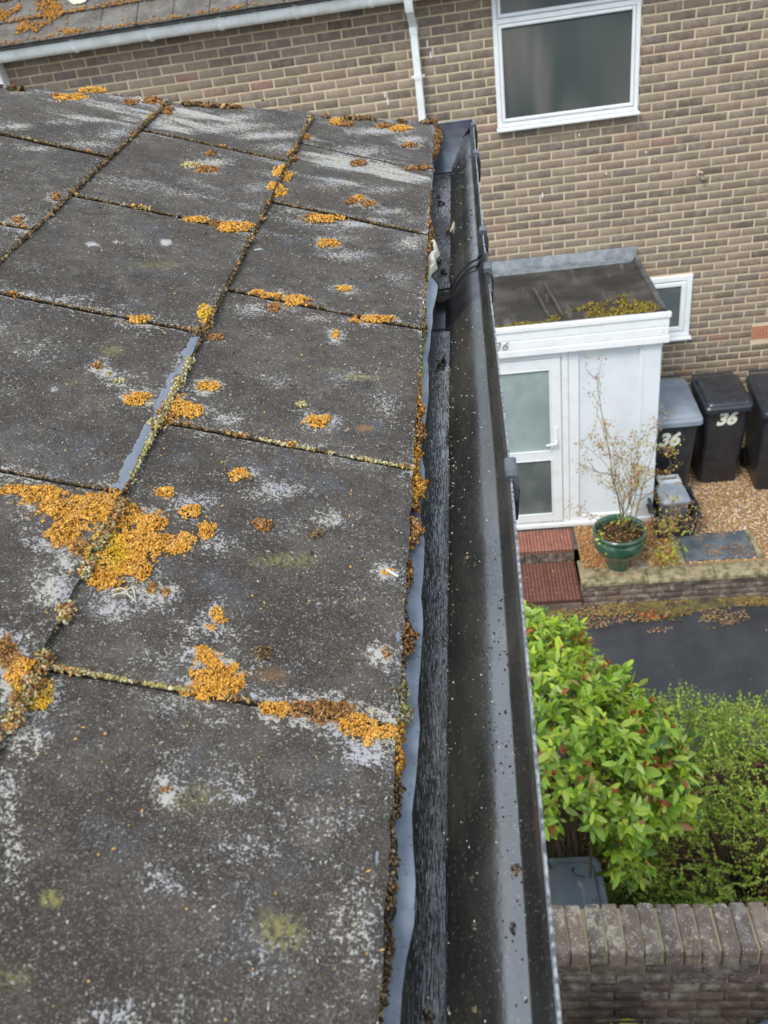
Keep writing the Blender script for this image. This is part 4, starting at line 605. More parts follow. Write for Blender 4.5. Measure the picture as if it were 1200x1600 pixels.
# ------------------------------------------------------------------ house 36
hs_ = thing('brick_house', (.5, FY+.2, G), 'long grey brown brick house with white windows and a mossy tiled roof behind the gutter', 'house')
WIN = (.309, 1.572, -1.655, -.44); SW = (1.30, 2.172, -3.905, -3.222); VENT = (2.815, 3.04, -4.005, -3.865)
b = MB(); b.box(-4.17, 6.0, FY+.0035, FY+.28, DR-.2, -.30); b.build('wall', M_MORTAR, hs_)
def vis(x, z, px, py):
    if px < 780 and py > 190: return False
    if px < 680 and py > 185-.1*(680-px)*.5: return False
    if -.8 < x < 1.6 and z < -2.95: return False
    if z < -4.15 and 1.5 < x: return False
    return True
brick_wall(hs_, M_BRICK, -4.17, 6.0, FY, DR, -.43, .2265, .0775, .0115, 2.037, -.962+.0775*7, [WIN, (SW[0], SW[1], SW[2], SW[3]), VENT], 300, vis)
def frame_bars(b, x0, x1, z0, z1, y0, y1, t, c=.006):
    b.box(x0, x0+t, y0, y1, z0, z1, c); b.box(x1-t, x1, y0, y1, z0, z1, c); b.box(x0+t-.004, x1-t+.004, y0+.002, y1-.002, z1-t, z1-.001, c); b.box(x0+t-.004, x1-t+.004, y0+.002, y1-.002, z0+.001, z0+t, c)
def pane(x0, x1, z0, z1, y, mat, par, nm='pane'):
    b = MB(); b.box(x0, x1, y, y+.012, z0, z1); return b.build(nm, mat, par)
# upper window: one large fixed light with a narrow top light above a transom
x0, x1, z0, z1 = WIN
b = MB(); frame_bars(b, x0, x1, z0+.03, z1, FY-.028, FY+.05, .042); b.box(x0+.038, x1-.038, FY-.026, FY+.048, -.790, -.745, .005)
w1 = b.build('window', M_UPVC, hs_)
b = MB(); frame_bars(b, x0+.044, x1-.044, z0+.074, -.792, FY-.040, FY-.012, .030, .007); b.build('sash', M_UPVC, w1)
b = MB(); frame_bars(b, x0+.044, x1-.044, -.743, z1-.044, FY-.044, FY-.012, .030, .007); b.build('sash', M_UPVC, w1)
pane(x0+.07, x1-.07, z0+.1, -.818, FY-.018, M_GLASS, w1); pane(x0+.07, x1-.07, -.717, z1-.07, FY-.018, M_GLASS, w1)
b = MB(); b.box(x0-.012, x1+.012, FY-.085, FY+.03, z0, z0+.028, .007); b.build('sill', M_UPVC, w1)
b = MB(); b.tube([(x0+.072, FY-.020, z0+.104), (x0+.073, FY-.020, -.83), (x1-.075, FY-.020, -.83), (x1-.072, FY-.020, z0+.103), (x0+.072, FY-.020, z0+.103)], .0035, 4); b.build('glazing_gasket', M_RUBBER, w1)
# lower window, half hidden by the porch roof
x0, x1, z0, z1 = SW
b = MB(); frame_bars(b, x0, x1, z0+.03, z1, FY-.026, FY+.05, .058); w2 = b.build('window', M_UPVC, hs_)
b = MB(); frame_bars(b, x0+.060, x1-.060, z0+.092, z1-.060, FY-.038, FY-.010, .050, .008); b.build('sash', M_UPVC, w2)
pane(x0+.1, x1-.108, z0+.13, z1-.10, FY-.018, M_GGLASS, w2)
b = MB(); b.box(x0-.012, x1+.018, FY-.085, FY+.03, z0, z0+.028, .007); b.build('sill', M_UPVC, w2)
# terracotta air brick
b = MB(); b.box(VENT[0]+.004, VENT[1], FY+.010, FY+.03, VENT[2], VENT[3]); 
for i in range(9): 
    xx = VENT[0]+.004+(i/8)*(VENT[1]-VENT[0]-.012); b.box(xx, xx+.010, FY-.003, FY+.012, VENT[2], VENT[3])
for i in range(6): 
    zz = VENT[2]+(i/5)*(VENT[3]-VENT[2]-.010); b.box(VENT[0]+.006, VENT[1]-.002, FY-.001, FY+.012, zz, zz+.010)
b.build('air_brick', simple('terracotta', (.36, .10, .05), (.45, .15, .07), 30, .85), hs_)
# stub of an overflow pipe
b = MB(); b.tube([(2.19, FY+.01, -2.285), (2.19, FY-.03, -2.29), (2.196, FY-.055, -2.305)], [.02, .02, .017], 10); b.build('overflow_pipe', simple('old_pipe', (.10, .10, .08), (.28, .26, .2), 60, .7), hs_, True, ang=40)
b = MB(); b.tube([(2.166+.024*math.cos(a), FY-.004, -2.262+.024*math.sin(a)) for a in np.linspace(.2, 3.6, 10)], .009, 6); b.build('pipe_mortar', M_MORTAR, hs_, True)
# droppings and splashes are flat marks on the brickwork
b = MB()
for x, z, h in [(1.05, -1.775, .03), (.70, -2.28, .05), (1.30, -2.15, .02), (1.66, -2.0, .02), (1.75, -2.07, .01), (-.27, -.86, .06), (-.25, -.95, .05), (-.70, -1.22, .05), (-.68, -1.28, .05), (.60, -.95, .02), (.66, -1.0, .015)]:
    b.add([(x-.006, FY-.0035, z+h/2), (x-.004, FY-.0035, z-h/2), (x+.005, FY-.0035, z-h/2+.004), (x+.007, FY-.0035, z+h/2)], [(0, 1, 2, 3)])
b.build('splash_mark', simple('bird_lime', (.75, .75, .7), (.85, .85, .8), 40), hs_)
# eaves gutter in weathered white
def half_round(x0, x1, yc, zc, R, n=9, step=.4):
    b = MB(); rings = []
    for x in np.append(np.arange(x0, x1, step), x1):
        sag = float(fbm(x*1.1, 2.0, 3))*.008
        o = [(x, yc-R*math.cos(a), zc-R*1.6*math.sin(a)+sag) for a in np.linspace(0, math.pi, n)]; i = [(x, yc-(R-.004)*math.cos(a), zc-(R*1.6-.004)*math.sin(a)+sag) for a in np.linspace(math.pi, 0, n)]
        o.insert(0, (x, yc-R-.004, zc+.001+sag)); rings.append(o+i)
    return b.loft(rings)
wg = half_round(-4.34, 6.1, 8.285, -.412, .058).build('eaves_gutter', M_WGUT, hs_, True, ang=50)
for x in (-3.36, -2.66, -2.02, -1.35, -.70, .5, 1.5, 2.5, 3.5):
    b = MB(); 
    for R, wd in ((.0625, .020),):
        rings = [[(xx, 8.285-rr*math.cos(a), -.412-rr*1.6*math.sin(a)) for a in np.linspace(-.12, 2.6, 9)]+[(xx, 8.285-.056*math.cos(a), -.412-.088*math.sin(a)) for a in np.linspace(2.6, -.12, 9)] for xx, rr in ((x-wd, .0605), (x-wd+.004, R), (x+wd-.004, R), (x+wd, .0605))]
        b.loft(rings)
    b.box(x-.012, x+.012, 8.285-.070, 8.285-.052, -.405, -.385, .003); b.build('gutter_union', M_WGUT, wg, True, ang=40)
for x in (-3.15, -2.35, -1.7, -1.0):
    b = MB(); b.box(x-.008, x+.008, 8.218, 8.232, -.418, -.375, .002); b.build('gutter_clip', M_WGUT, wg)
b = MB(); b.box(-4.35, 6.1, 8.375, 8.395, -.47, -.30); b.build('fascia', simple('dark_blue_fascia', (.05, .055, .07), (.09, .1, .13), 10, .7), hs_)
b = MB(); b.box(-4.17, 6.0, 8.395, FY+.01, -.45, -.43); b.build('soffit', simple('dull_white_soffit', (.30, .29, .25), (.4, .39, .34), 10, .7), hs_)
b = MB(); b.box(-4.265, -4.172, 8.36, FY+.28, -5.4, -.46, .004); b.build('corner_board', M_WGUT, hs_)
b = MB(); b.add([(-4.4, 8.215, -.388), (6.1, 8.215, -.388), (6.1, 8.36, -.285), (-4.4, 8.36, -.285)], [(0, 1, 2, 3)]); b.build('eaves_underlay', simple('blue_grey_underlay', (.10, .11, .15), (.15, .16, .20), 20, .5), hs_)
# downpipe: swan neck and straight length
def sq(cx, cy, z, a, b_): return [(cx-a+.006, cy-b_, z), (cx+a-.006, cy-b_, z), (cx+a, cy-b_+.006, z), (cx+a, cy+b_-.006, z), (cx+a-.006, cy+b_, z), (cx-a+.006, cy+b_, z), (cx-a, cy+b_-.006, z), (cx-a, cy-b_+.006, z)]
DX = -.378
b = MB(); b.loft([sq(DX-.012, 8.285, -.44, .036, .036), sq(DX-.012, 8.285, -.50, .036, .036), sq(DX-.012, 8.30, -.56, .036, .036), sq(DX-.010, 8.312, -.585, .037, .037)]); dp = b.build('downpipe', M_UPVC, hs_, ang=30)
b = MB(); b.loft([sq(DX-.010, 8.312, -.585, .032, .032), sq(DX-.004, 8.41, -.665, .032, .032), sq(DX, 8.440, -.705, .032, .032), sq(DX, 8.442, -.73, .032, .032)]); b.build('swan_neck', M_UPVC, dp, ang=30)
b = MB(); b.loft([sq(DX, 8.442, -.705, .036, .036), sq(DX, 8.442, -.76, .036, .036)]); b.build('pipe_socket', M_UPVC, dp, ang=30)
b = MB(); b.loft([sq(DX, 8.444, -.72, .0325, .0325), sq(DX, 8.444, -5.3, .0325, .0325)]); b.build('pipe_length', M_UPVC, dp, ang=30)
for z in (-1.10, -2.9, -4.6):
    b = MB(); b.loft([sq(DX, 8.443, z+.018, .037, .037), sq(DX, 8.443, z-.02, .037, .037)]); b.box(DX-.062, DX-.034, 8.44, 8.47, z-.012, z+.010, .004); b.box(DX+.034, DX+.062, 8.44, 8.47, z-.012, z+.010, .004); b.build('pipe_clip', M_UPVC, dp, ang=30)
# tiled roof
k = Mt('concrete_roof_tile', rough=.85, spec=.3); c = k.mix(k.rng(k.noise(5, 4, .6), .35, .65), (.095, .086, .075), (.16, .148, .130)); c = k.mix(k.rng(k.noise(30, 4, .7), .58, .68, 0, .7), c, (.32, .31, .27)); c = k.mix(k.rng(k.orand(), .7, 1, 0, .35), c, (.17, .14, .11)); k.set('Base Color', c); k.bump(k.noise(90, 4), .5, .003); M_TILE = k.m
RPI = math.radians(35); cy_, sy_ = math.cos(RPI), math.sin(RPI)
tm = []
for q_ in range(4):
    b = MB(); jt = lambda a=.003: R_.uniform(-a, a); th = .014
    P = [(-.163+jt(), -.005+jt()), (.163+jt(), -.005+jt()), (.163+jt(.001), .34), (-.163+jt(.001), .34)]
    def tp(u, v_, h): return (u, v_*cy_-h*sy_, v_*sy_+h*cy_)
    V = [tp(u, v_, .012-v_*.06-th) for u, v_ in P]+[tp(u, v_, .008-v_*.06) for u, v_ in P]+[tp(u*.985, v_+(.004 if i < 2 else 0), .012-v_*.06) for i, (u, v_) in enumerate(P)]
    F = [(3, 2, 1, 0), (0, 1, 5, 4), (1, 2, 6, 5), (2, 3, 7, 6), (3, 0, 4, 7), (4, 5, 9, 8), (5, 6, 10, 9), (6, 7, 11, 10), (7, 4, 8, 11), (8, 9, 10, 11)]
    tm.append(mesh_np('roof_tile', V, F))
b = MB(); b.add([(-4.42, 8.19, -.40), (6.15, 8.19, -.40), (6.15, 8.19+6*cy_, -.40+6*sy_), (-4.42, 8.19+6*cy_, -.40+6*sy_)], [(0, 1, 2, 3)]); rf = b.build('roof', simple('underlay', (.02, .02, .02), (.04, .04, .04), 10, .9), hs_)
base = wpos(rf)
for row in range(9):
    for cN in range(32):
        x = -4.23+cN*.330+(.165 if row % 2 else 0); y = 8.205+row*.288*cy_; z = -.375+row*.288*sy_
        o = link('roof_tile', tm[R_.randrange(4)], M_TILE, rf, Vector(V3(x, y, z)-base)); o.rotation_euler = (R_.uniform(-.006, .006), R_.uniform(-.008, .008), R_.uniform(-.004, .004))
# moss on that roof
n = 26000; x = -4.35+RNG.random(n)**1.3*4.2; v_ = RNG.random(n)*1.1; nz = fbm(x*4.5, v_*6, 7, 5)+(-3.55-x)*.16; row = np.mod(v_, .288)/.288; joint = (row < .10)|(row > .93)
keep = (nz > .06)|(joint & (nz > -.62) & (RNG.random(n) < .5))|(RNG.random(n) < .012); x, v_, nz = x[keep], v_[keep], nz[keep]; n = len(x)
P = np.stack([x, 8.205+v_*cy_-.018*sy_, -.375+v_*sy_+.018*cy_-.0], 1); r = RNG.uniform(.005, .012, n); c = np.array([(.50, .24, .04), (.40, .17, .03), (.30, .15, .06), (.16, .09, .04)])
v, f_, cc = scatter(P, r[:, None]*np.stack([np.full(n, 1.2), np.full(n, 1.0), np.full(n, .8)], 1), OCT_V, OCT_F, rotmats(n), c[RNG.choice(4, n, p=[.45, .25, .2, .1])]); stuffmesh('roof_moss', v, f_, M_MOSS, rf, cc, True)
b = MB(); a_ = np.linspace(0, 2*math.pi, 14)[:-1]; p0 = V3(-3.30, 8.205+.42*cy_-.02*sy_, -.375+.42*sy_+.02*cy_)
b.add([p0+V3(math.cos(t)*.11*(1+.2*math.sin(3*t)), math.sin(t)*.07*cy_, math.sin(t)*.07*sy_+.002) for t in a_], [tuple(range(13))]); b.build('lichen_disc', simple('cream_lichen', (.5, .48, .34), (.62, .6, .48), 40, .9), rf)

# ------------------------------------------------------------------ porch
k = Mt('white_painted_board', rough=.45, spec=.4); c = k.mix(k.rng(k.noise(5, 4, .6), .4, .75, 0, .5), (.80, .81, .80), (.66, .67, .62)); c = k.mix(k.rng(k.noise(26, 4, .7), .60, .70, 0, .45), c, (.42, .41, .34)); k.set('Base Color', c); M_BOARD = k.m
k = Mt('white_painted_panel', rough=.5, spec=.4); c = k.mix(k.rng(k.noise(3, 3, .6), .4, .75), (.70, .735, .75), (.62, .655, .67)); c = k.mix(k.rng(k.noise(38, 4, .6), .66, .74, 0, .3), c, (.45, .45, .40)); k.set('Base Color', c); M_PANEL = k.m
pc_ = thing('porch', (.4, 7.7, G), 'white flat roofed porch with a glazed door and the number 36 on its fascia', 'porch')
FR = 7.0; XL, XRt = -.85, 1.605
# roof covering
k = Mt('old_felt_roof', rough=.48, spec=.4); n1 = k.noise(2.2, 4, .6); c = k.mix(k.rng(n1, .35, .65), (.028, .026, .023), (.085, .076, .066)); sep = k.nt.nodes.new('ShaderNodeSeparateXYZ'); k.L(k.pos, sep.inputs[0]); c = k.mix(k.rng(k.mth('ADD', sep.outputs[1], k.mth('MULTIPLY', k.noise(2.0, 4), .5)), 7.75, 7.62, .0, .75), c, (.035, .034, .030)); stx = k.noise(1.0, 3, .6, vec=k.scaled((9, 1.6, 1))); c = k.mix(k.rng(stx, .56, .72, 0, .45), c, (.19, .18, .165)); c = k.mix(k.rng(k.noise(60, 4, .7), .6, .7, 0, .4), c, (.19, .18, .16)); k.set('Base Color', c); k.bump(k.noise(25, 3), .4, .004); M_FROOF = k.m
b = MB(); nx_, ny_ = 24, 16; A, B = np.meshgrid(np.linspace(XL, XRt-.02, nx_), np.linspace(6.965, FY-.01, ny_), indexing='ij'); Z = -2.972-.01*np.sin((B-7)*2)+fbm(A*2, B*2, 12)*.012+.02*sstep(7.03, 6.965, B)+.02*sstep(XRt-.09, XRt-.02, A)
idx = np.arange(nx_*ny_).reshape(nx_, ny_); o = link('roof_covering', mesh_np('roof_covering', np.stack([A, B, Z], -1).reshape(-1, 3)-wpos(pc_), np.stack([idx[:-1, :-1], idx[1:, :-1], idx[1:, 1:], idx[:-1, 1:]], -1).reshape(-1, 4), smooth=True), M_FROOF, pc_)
M_LEAD = simple('weathered_lead', (.13, .145, .155), (.22, .24, .25), 12, .6, .5, .4, .003, 40)
b = MB(); xs = np.linspace(XL, XRt+.0, 30); b.loft([[(x, FY-.006, -2.875+float(fbm(x*3, 1, 2))*.01), (x, FY-.016, -2.88), (x, FY-.05, -2.955+float(fbm(x*5, 3, 2))*.01), (x, FY-.16, -2.967), (x, FY-.165, -2.975), (x, FY-.02, -2.975)] for x in xs]); b.build('lead_flashing', M_LEAD, pc_, True, ang=40)
b = MB(); b.box(XRt-.045, XRt+.004, 6.96, FY-.17, -2.99, -2.948, .008); b.build('verge_trim', simple('dark_trim', (.06, .065, .065), (.12, .12, .11), 12, .7), pc_)
# fascia boards (shiplap) front and side
for i, (za, zb, o_) in enumerate([(-2.952, -3.000, .012), (-3.001, -3.082, .0), (-3.083, -3.165, .0), (-3.166, -3.232, .008)]):
    b = MB(); b.box(XL, XRt+.01+o_, 6.945-o_, 6.98, zb+.001, za, .006); b.build('fascia_board', M_BOARD, pc_)
b = MB(); b.box(XRt-.02, XRt+.006, 6.985, FY-.10, -3.225, -2.975, .004); b.build('side_fascia', M_BOARD, pc_)
def text_part(name, body, h, mat, parent, M, bold=0.0, shear=0.0, ext=.002, w_=1.0, sp=1.0):
    cu = bpy.data.curves.new(name, 'FONT'); cu.body = body; cu.size = h; cu.offset = bold; cu.shear = shear; cu.extrude = ext; cu.align_x = 'CENTER'; cu.align_y = 'CENTER'; cu.space_character = sp; cu.resolution_u = 4
    t = bpy.data.objects.new('tmp', cu); COL.objects.link(t); bpy.context.view_layer.update()
    me = bpy.data.meshes.new_from_object(t.evaluated_get(bpy.context.evaluated_depsgraph_get())); bpy.data.objects.remove(t); me.materials.clear()
    me.transform(Matrix.Diagonal((w_, 1, 1, 1))); me.transform(M); o = link(name, me, mat, parent); return o
RX90 = Matrix.Rotation(math.pi/2, 4, 'X')
text_part('house_number', '36', .105, simple('grey_metal_digits', (.16, .17, .16), (.25, .26, .24), 30, .45), pc_, Matrix.Translation(Vector((.172, 6.939, -3.118))-Vector(wpos(pc_)))@RX90, -.0015, .35, .003, 1.15, 1.12)
# front wall: door frame, door, mid post, panel, corner post
b = MB(); b.box(-.20, -.12, FR, FR+.08, G+.06, -3.235, .005); b.box(.705, .765, FR-.004, FR+.08, G+.06, -3.235, .005); b.box(-.121, .706, FR-.002, FR+.08, -3.30, -3.236, .005); b.build('door_frame', M_UPVC, pc_)
b = MB(); frame_bars(b, -.115, .70, G+.075, -3.302, FR-.012, FR+.05, .098, .008); b.box(-.02, .605, FR-.010, FR+.048, -4.352, -4.262, .006); dr = b.build('door', M_UPVC, pc_)
frame = [( -.017, .602, -4.262, -3.40, M_PGLASS), (-.017, .602, G+.173, -4.352, M_GGLASS)]
for xa, xb, za, zb, m_ in frame:
    pane(xa-.01, xb+.01, za, zb, FR+.008, m_, dr, 'glass'); b = MB(); frame_bars(b, xa-.004, xb+.004, za-.003, zb+.003, FR-.016, FR+.004, .014, .004); b.build('glazing_bead', M_UPVC, dr)
b = MB(); b.box(.628, .664, FR-.022, FR-.010, -4.24, -4.00, .006); b.tube([(.646, FR-.02, -4.155), (.646, FR-.055, -4.155), (.56, FR-.058, -4.165), (.545, FR-.055, -4.168)], [.010, .010, .009, .007], 8); b.build('handle', M_UPVC, dr, ang=40)
b = MB(); b.box(.767, .86, FR+.004, FR+.07, G+.06, -3.236, .006); b.box(.861, 1.385, FR+.004, FR+.05, G+.06, G+.12, .005); b.box(.861, 1.385, FR+.004, FR+.05, -3.29, -3.236, .005); b.build('panel_frame', M_UPVC, pc_)
b = MB(); b.box(.855, 1.39, FR+.022, FR+.04, G+.10, -3.28); b.build('side_panel', M_PANEL, pc_)
b = MB(); b.box(1.386, 1.575, FR-.006, FR+.10, G+.05, -3.236, .006); b.box(1.408, 1.424, FR-.012, FR-.004, G+.06, -3.24, .003); b.build('corner_post', M_PANEL, pc_)
b = MB(); b.box(-.20, 1.585, FR-.03, FR+.09, G+.012, G+.06, .006); b.build('threshold', M_UPVC, pc_)
b = MB(); b.box(1.50, 1.57, FR+.101, FY-.005, G+.02, -3.236); b.build('side_wall', M_PANEL, pc_)
for xs_, ln in ((.62, .75), (.74, .85), (1.36, .4), (-.2, .7)):
    b = MB(); m_ = 14; L1 = [(xs_-.013+float(fbm(i*.7, xs_*9, 3))*.012+(7.05+i*ln/13-7.05)*-.10, 7.12+i*ln/13, -2.955+float(fbm(xs_*2, (7.12+i*ln/13)*2, 12))*.012+.0) for i in range(m_)]; L2 = [(x+.022+float(fbm(i*.9, xs_*5, 7))*.014, y, z) for i, (x, y, z) in enumerate(L1)]; b.add(L1+L2, [(i, i+m_, i+m_+1, i+1) for i in range(m_-1)]); b.build('lime_streak', simple('lime_streak', (.06, .056, .05), (.105, .098, .088), 30, .8), pc_)
# moss on porch roof
n = 9000; x = RNG.uniform(XL, XRt-.05, n); y = 6.99+RNG.random(n)**1.5*.6; nz = fbm(x*6, y*8, 71, 5)*1.6+.10+.45*np.exp(-((x-1.25)/.28)**2)+.2*np.exp(-((x-.25)/.25)**2)-(y-7.0)*(1.1+1.6*np.abs(x-1.2))+.02; kp = nz > .12; x, y, nz = x[kp], y[kp], nz[kp]; n = len(x)
c = np.array([(.24, .19, .03), (.36, .30, .05), (.13, .09, .03), (.40, .24, .06), (.07, .055, .03)]); P = np.stack([x, y, -2.972+RNG.random(n)*.022*np.clip(nz*2, 0, 1)], 1)
v, f_, cc = scatter(P, RNG.uniform(.004, .010, n)[:, None]*np.ones((1, 3)), OCT_V, OCT_F, rotmats(n), c[RNG.choice(5, n, p=[.3, .2, .25, .1, .15])]); stuffmesh('porch_moss', v, f_, M_MOSS, pc_, cc, True)
# ------------------------------------------------------------------ steps, low wall, slab
k = Mt('red_studded_tile', rough=.75, spec=.3); c = k.mix(k.rng(k.noise(14, 4), .35, .7), (.40, .175, .12), (.29, .115, .08)); ch = k.vor(30, rnd=0.0); c = k.mix(k.rng(ch, .30, .60, 0, .9), c, (.045, .018, .014)); c = k.mix(k.rng(k.noise(60, 3), .62, .72, 0, .5), c, (.34, .24, .18)); k.set('Base Color', c); k.bump(k.mth('MULTIPLY', ch, -1.0), .8, .006); M_RTILE = k.m
M_STEPC = simple('mossy_step_concrete', (.16, .145, .11), (.30, .27, .20), 14, .9, .2, .6, .004, 60)
M_COPM = simple('mossy_concrete_coping', (.13, .11, .055), (.33, .28, .17), 16, .95, .2, .8, .006, 60)
stp = thing('doorsteps', (.3, 6.5, DR), 'two doorsteps with red studded tile treads in front of the glazed door', 'steps')
def step(y0, y1, zt, zb):
    b = MB(); b.box(-.7, .765, y0+.015, y1, zb, zt-.052); b.build('step_base', M_STEPC, stp)
    for i in range(9):
        x0 = -.7+i*.163; b = MB(); b.box(x0+.002, x0+.161, y0+.005, y0+.034, zb+.01, zt-.058, .004); b.build('riser_brick', M_DBRICK, stp)
    x0 = -.7
    for i in range(5):
        b = MB(); b.box(x0+i*.293+.0015, x0+(i+1)*.293-.0015, y0, y1-.001, zt-.05, zt-.006, .004)
        # raised studs
        b.build('tread_tile', M_RTILE, stp)
step(6.05, 6.625, G-.145, DR-.02); step(6.626, 6.965, G+.004, DR-.02)
vv = []; ff = []; ct = 0; PYV = np.array([(-1, 0, 0), (0, -1, 0), (1, 0, 0), (0, 1, 0), (0, 0, 1)], float); PYF = np.array([(0, 1, 4), (1, 2, 4), (2, 3, 4), (3, 0, 4)])
for y0, y1, zt in ((6.06, 6.61, G-.151), (6.635, 6.96, G-.002)):
    A, B = np.meshgrid(np.arange(-.69, .76, .034), np.arange(y0+.01, y1-.008, .034), indexing='ij'); P = np.stack([A.ravel()+np.tile(np.where(np.arange(B.shape[1]) % 2, .017, 0), A.shape[0]), B.ravel(), np.full(A.size, zt)], 1); P = P[P[:, 0] < .752]
    v, f_, _ = scatter(P, np.tile([.0155, .0155, .010], (len(P), 1)), PYV, PYF, None, None, .05); vv.append(v); ff.append(f_+ct); ct += len(v)
stuffmesh('tread_studs', np.vstack(vv), np.vstack(ff), M_RTILE, stp)
lw = thing('low_brick_wall', (2.0, 6.15, DR), 'low dark brick retaining wall with mossy coping along the driveway edge', 'wall')
b = MB(); b.box(.775, 5.5, 6.11, 6.25, DR-.05, G-.045); b.build('wall_core', M_DMORTAR, lw)
brick_wall(lw, M_DBRICK, .77, 5.5, 6.098, DR-.02, G-.043, .2265, .0665, .009, .77, G-.047, (), 60, lambda x, z, px, py: px < 1230, .02)
for i in range(8):
    x0 = .765+i*.6; b = MB(); xs = np.linspace(x0+.003, x0+.597, 9)
    yb = 6.44 if i == 0 else 6.27
    b.loft([[(x, 6.075+float(fbm(x*6, 1, 3))*.012, G-.038), (x, 6.078+float(fbm(x*7, 2, 3))*.014, G-.006), (x, 6.095, G+.006+float(fbm(x*9, 3, 3))*.008), (x, yb-.02, G+.009+float(fbm(x*8, 4, 3))*.008), (x, yb, G-.005), (x, yb, G-.038)] for x in xs]); b.build('coping_slab', M_COPM, lw, True, ang=45)
sl = thing('slate_cover_slab', (2.04, 6.5, G), 'dark slate slab framed by stone edging and littered with brown leaves, on the gravel', 'slab')
b = MB(); b.box(1.745, 2.375, 6.30, 6.70, G-.01, G+.030, .006); b.build('slab', simple('dark_slate_slab', (.075, .09, .10), (.13, .15, .16), 9, .5, .5, .4, .004, 40), sl)
b = MB(); b.box(1.675, 1.735, 6.285, 6.72, G-.01, G+.034, .008); b.build('edging_stone', M_COPM, sl)
b = MB(); b.box(2.385, 2.44, 6.285, 6.70, G-.01, G+.032, .008); b.build('edging_stone', M_COPM, sl)
b = MB(); b.box(1.10, 1.42, 6.24, 6.50, G-.005, G+.018, .006); tag(b.build('paving_slab', M_STEPC), 'grey paving slab lying under the green glazed pot', 'slab')
b = MB(); b.box(1.345, 1.42, 6.50, 6.61, G, G+.07, .012); tag(b.build('stone_block', simple('dark_stone', (.05, .055, .07), (.1, .1, .12), 20, .7), None), 'small dark stone block beside the green glazed pot', 'stone')

# ------------------------------------------------------------------ wheelie bins
def rr(cx, cy, w_, d_, z, r, n=4):
    o = []
    for sx, sy, a0 in ((1, -1, -90), (1, 1, 0), (-1, 1, 90), (-1, -1, 180)):
        for i in range(n+1):
            a = math.radians(a0+90*i/n); o.append((cx+sx*(w_/2-r)+r*math.cos(a), cy+sy*(d_/2-r)+r*math.sin(a), z))
    return o
def wheelie(loc, rot, w_, d_, h, label, grey, num=None, tilt=0.0, body=None, group='wheelie bins by the brick wall'):
    """front faces -Y; origin on the ground under the bin's middle"""
    t = thing('wheelie_bin', loc, label, 'bin', group); t.rotation_euler = (0, 0, rot); M = None; LM = M_BINGRY if grey else M_BINBLK
    O = V3(*loc)
    def bl(b, nm, mat, smooth=False, ang=None, par=t):
        V = np.vstack(b.v); me = mesh_np(nm, V, b.f, smooth=smooth); 
        if ang: me.set_sharp_from_angle(angle=math.radians(ang))
        return link(nm, me, mat, par)
    wb, db = w_*.80, d_*.70; cyb = d_*.055; hb = h*.875
    rings = [rr(0, cyb, wb*.95, db*.95, .0, .04), rr(0, cyb, wb, db, .02, .05), rr(0, .01, w_*.90, d_*.88, hb*.80, .05), rr(0, .005, w_*.92, d_*.90, hb*.94, .05), rr(0, .005, w_*.97, d_*.96, hb*.945, .05), rr(0, .005, w_*.97, d_*.96, hb, .05)]
    b = MB(); b.loft(rings); bl(b, 'body', M_BINBLK, True, 35)
    # lid: skirt, dome sloping down to the front, raised panel
    def zt(y, base): return base+(y/d_+.5)*.045
    def ring(wi, di, z, r, cy=-.01): return [(x, y, zt(y, q)) for x, y, q in rr(0, cy, wi, di, z, r)]
    b = MB(); b.loft([ring(w_*1.0, d_*1.0, hb-.035, .055), ring(w_*1.02, d_*1.03, hb-.03, .06), ring(w_*1.01, d_*1.02, hb+.012, .06), ring(w_*.965, d_*.975, hb+.030, .06), ring(w_*.90, d_*.92, hb+.034, .06), ring(w_*.86, d_*.88, hb+.052, .06), ring(w_*.80, d_*.80, hb+.062, .05), ring(w_*.5, d_*.5, hb+.068, .05)]); lid = bl(b, 'lid', LM, True, 28)
    if group is None:
        b = MB(); b.loft([ring(w_*1.0, d_*1.0, hb-.035, .05), ring(w_*1.02, d_*1.03, hb-.03, .05), ring(w_*1.015, d_*1.03, hb+.022, .05), ring(w_*.985, d_*1.0, hb+.034, .045), ring(w_*.915, d_*.95, hb+.034, .04), ring(w_*.895, d_*.935, hb+.022, .04), ring(w_*.87, d_*.91, hb+.022, .04), ring(w_*.85, d_*.89, hb+.034, .04), ring(w_*.62, d_*.66, hb+.040, .04, -.02), ring(w_*.58, d_*.62, hb+.018, .035, -.02), ring(w_*.3, d_*.4, hb+.020, .03, -.02)]); me = mesh_np('lid', np.vstack(b.v), b.f, smooth=True); me.set_sharp_from_angle(angle=math.radians(25)); lid.data = me; me.materials.append(LM)
    b = MB(); b.tube([(-w_*.42, d_*.49, hb+.03), (-w_*.42, d_*.56, hb+.07), (w_*.42, d_*.56, hb+.07), (w_*.42, d_*.49, hb+.03)], .014 if group else .004, 8); bl(b, 'handle', M_BINBLK, True, 40)
    for sx in (-1, 1):
        b = MB(); b.loft([[(sx*(w_*.40+q_), cyb+db*.44+r_*math.cos(a), .10+r_*math.sin(a)) for a in np.arange(16)*2*math.pi/16] for q_, r_ in ((-.02, .06), (-.02, .10), (.025, .10), (.025, .05))]); bl(b, 'wheel', M_RUBBER, True, 40)
    if num:
        yf = -d_*.42; ex_, z_, size = num; a = math.atan2((d_*.88/2-.01)-(db/2-cyb), hb*.8)
        text_part('number', '36', size, M_NUM, t, Matrix.Translation(Vector((ex_, -(d_*.88/2-.01)-.004+(hb*.8-z_)*math.tan(a), z_)))@Matrix.Rotation(a, 4, 'X')@RX90, .010, .22, .0012, .92, 1.0)
    return t
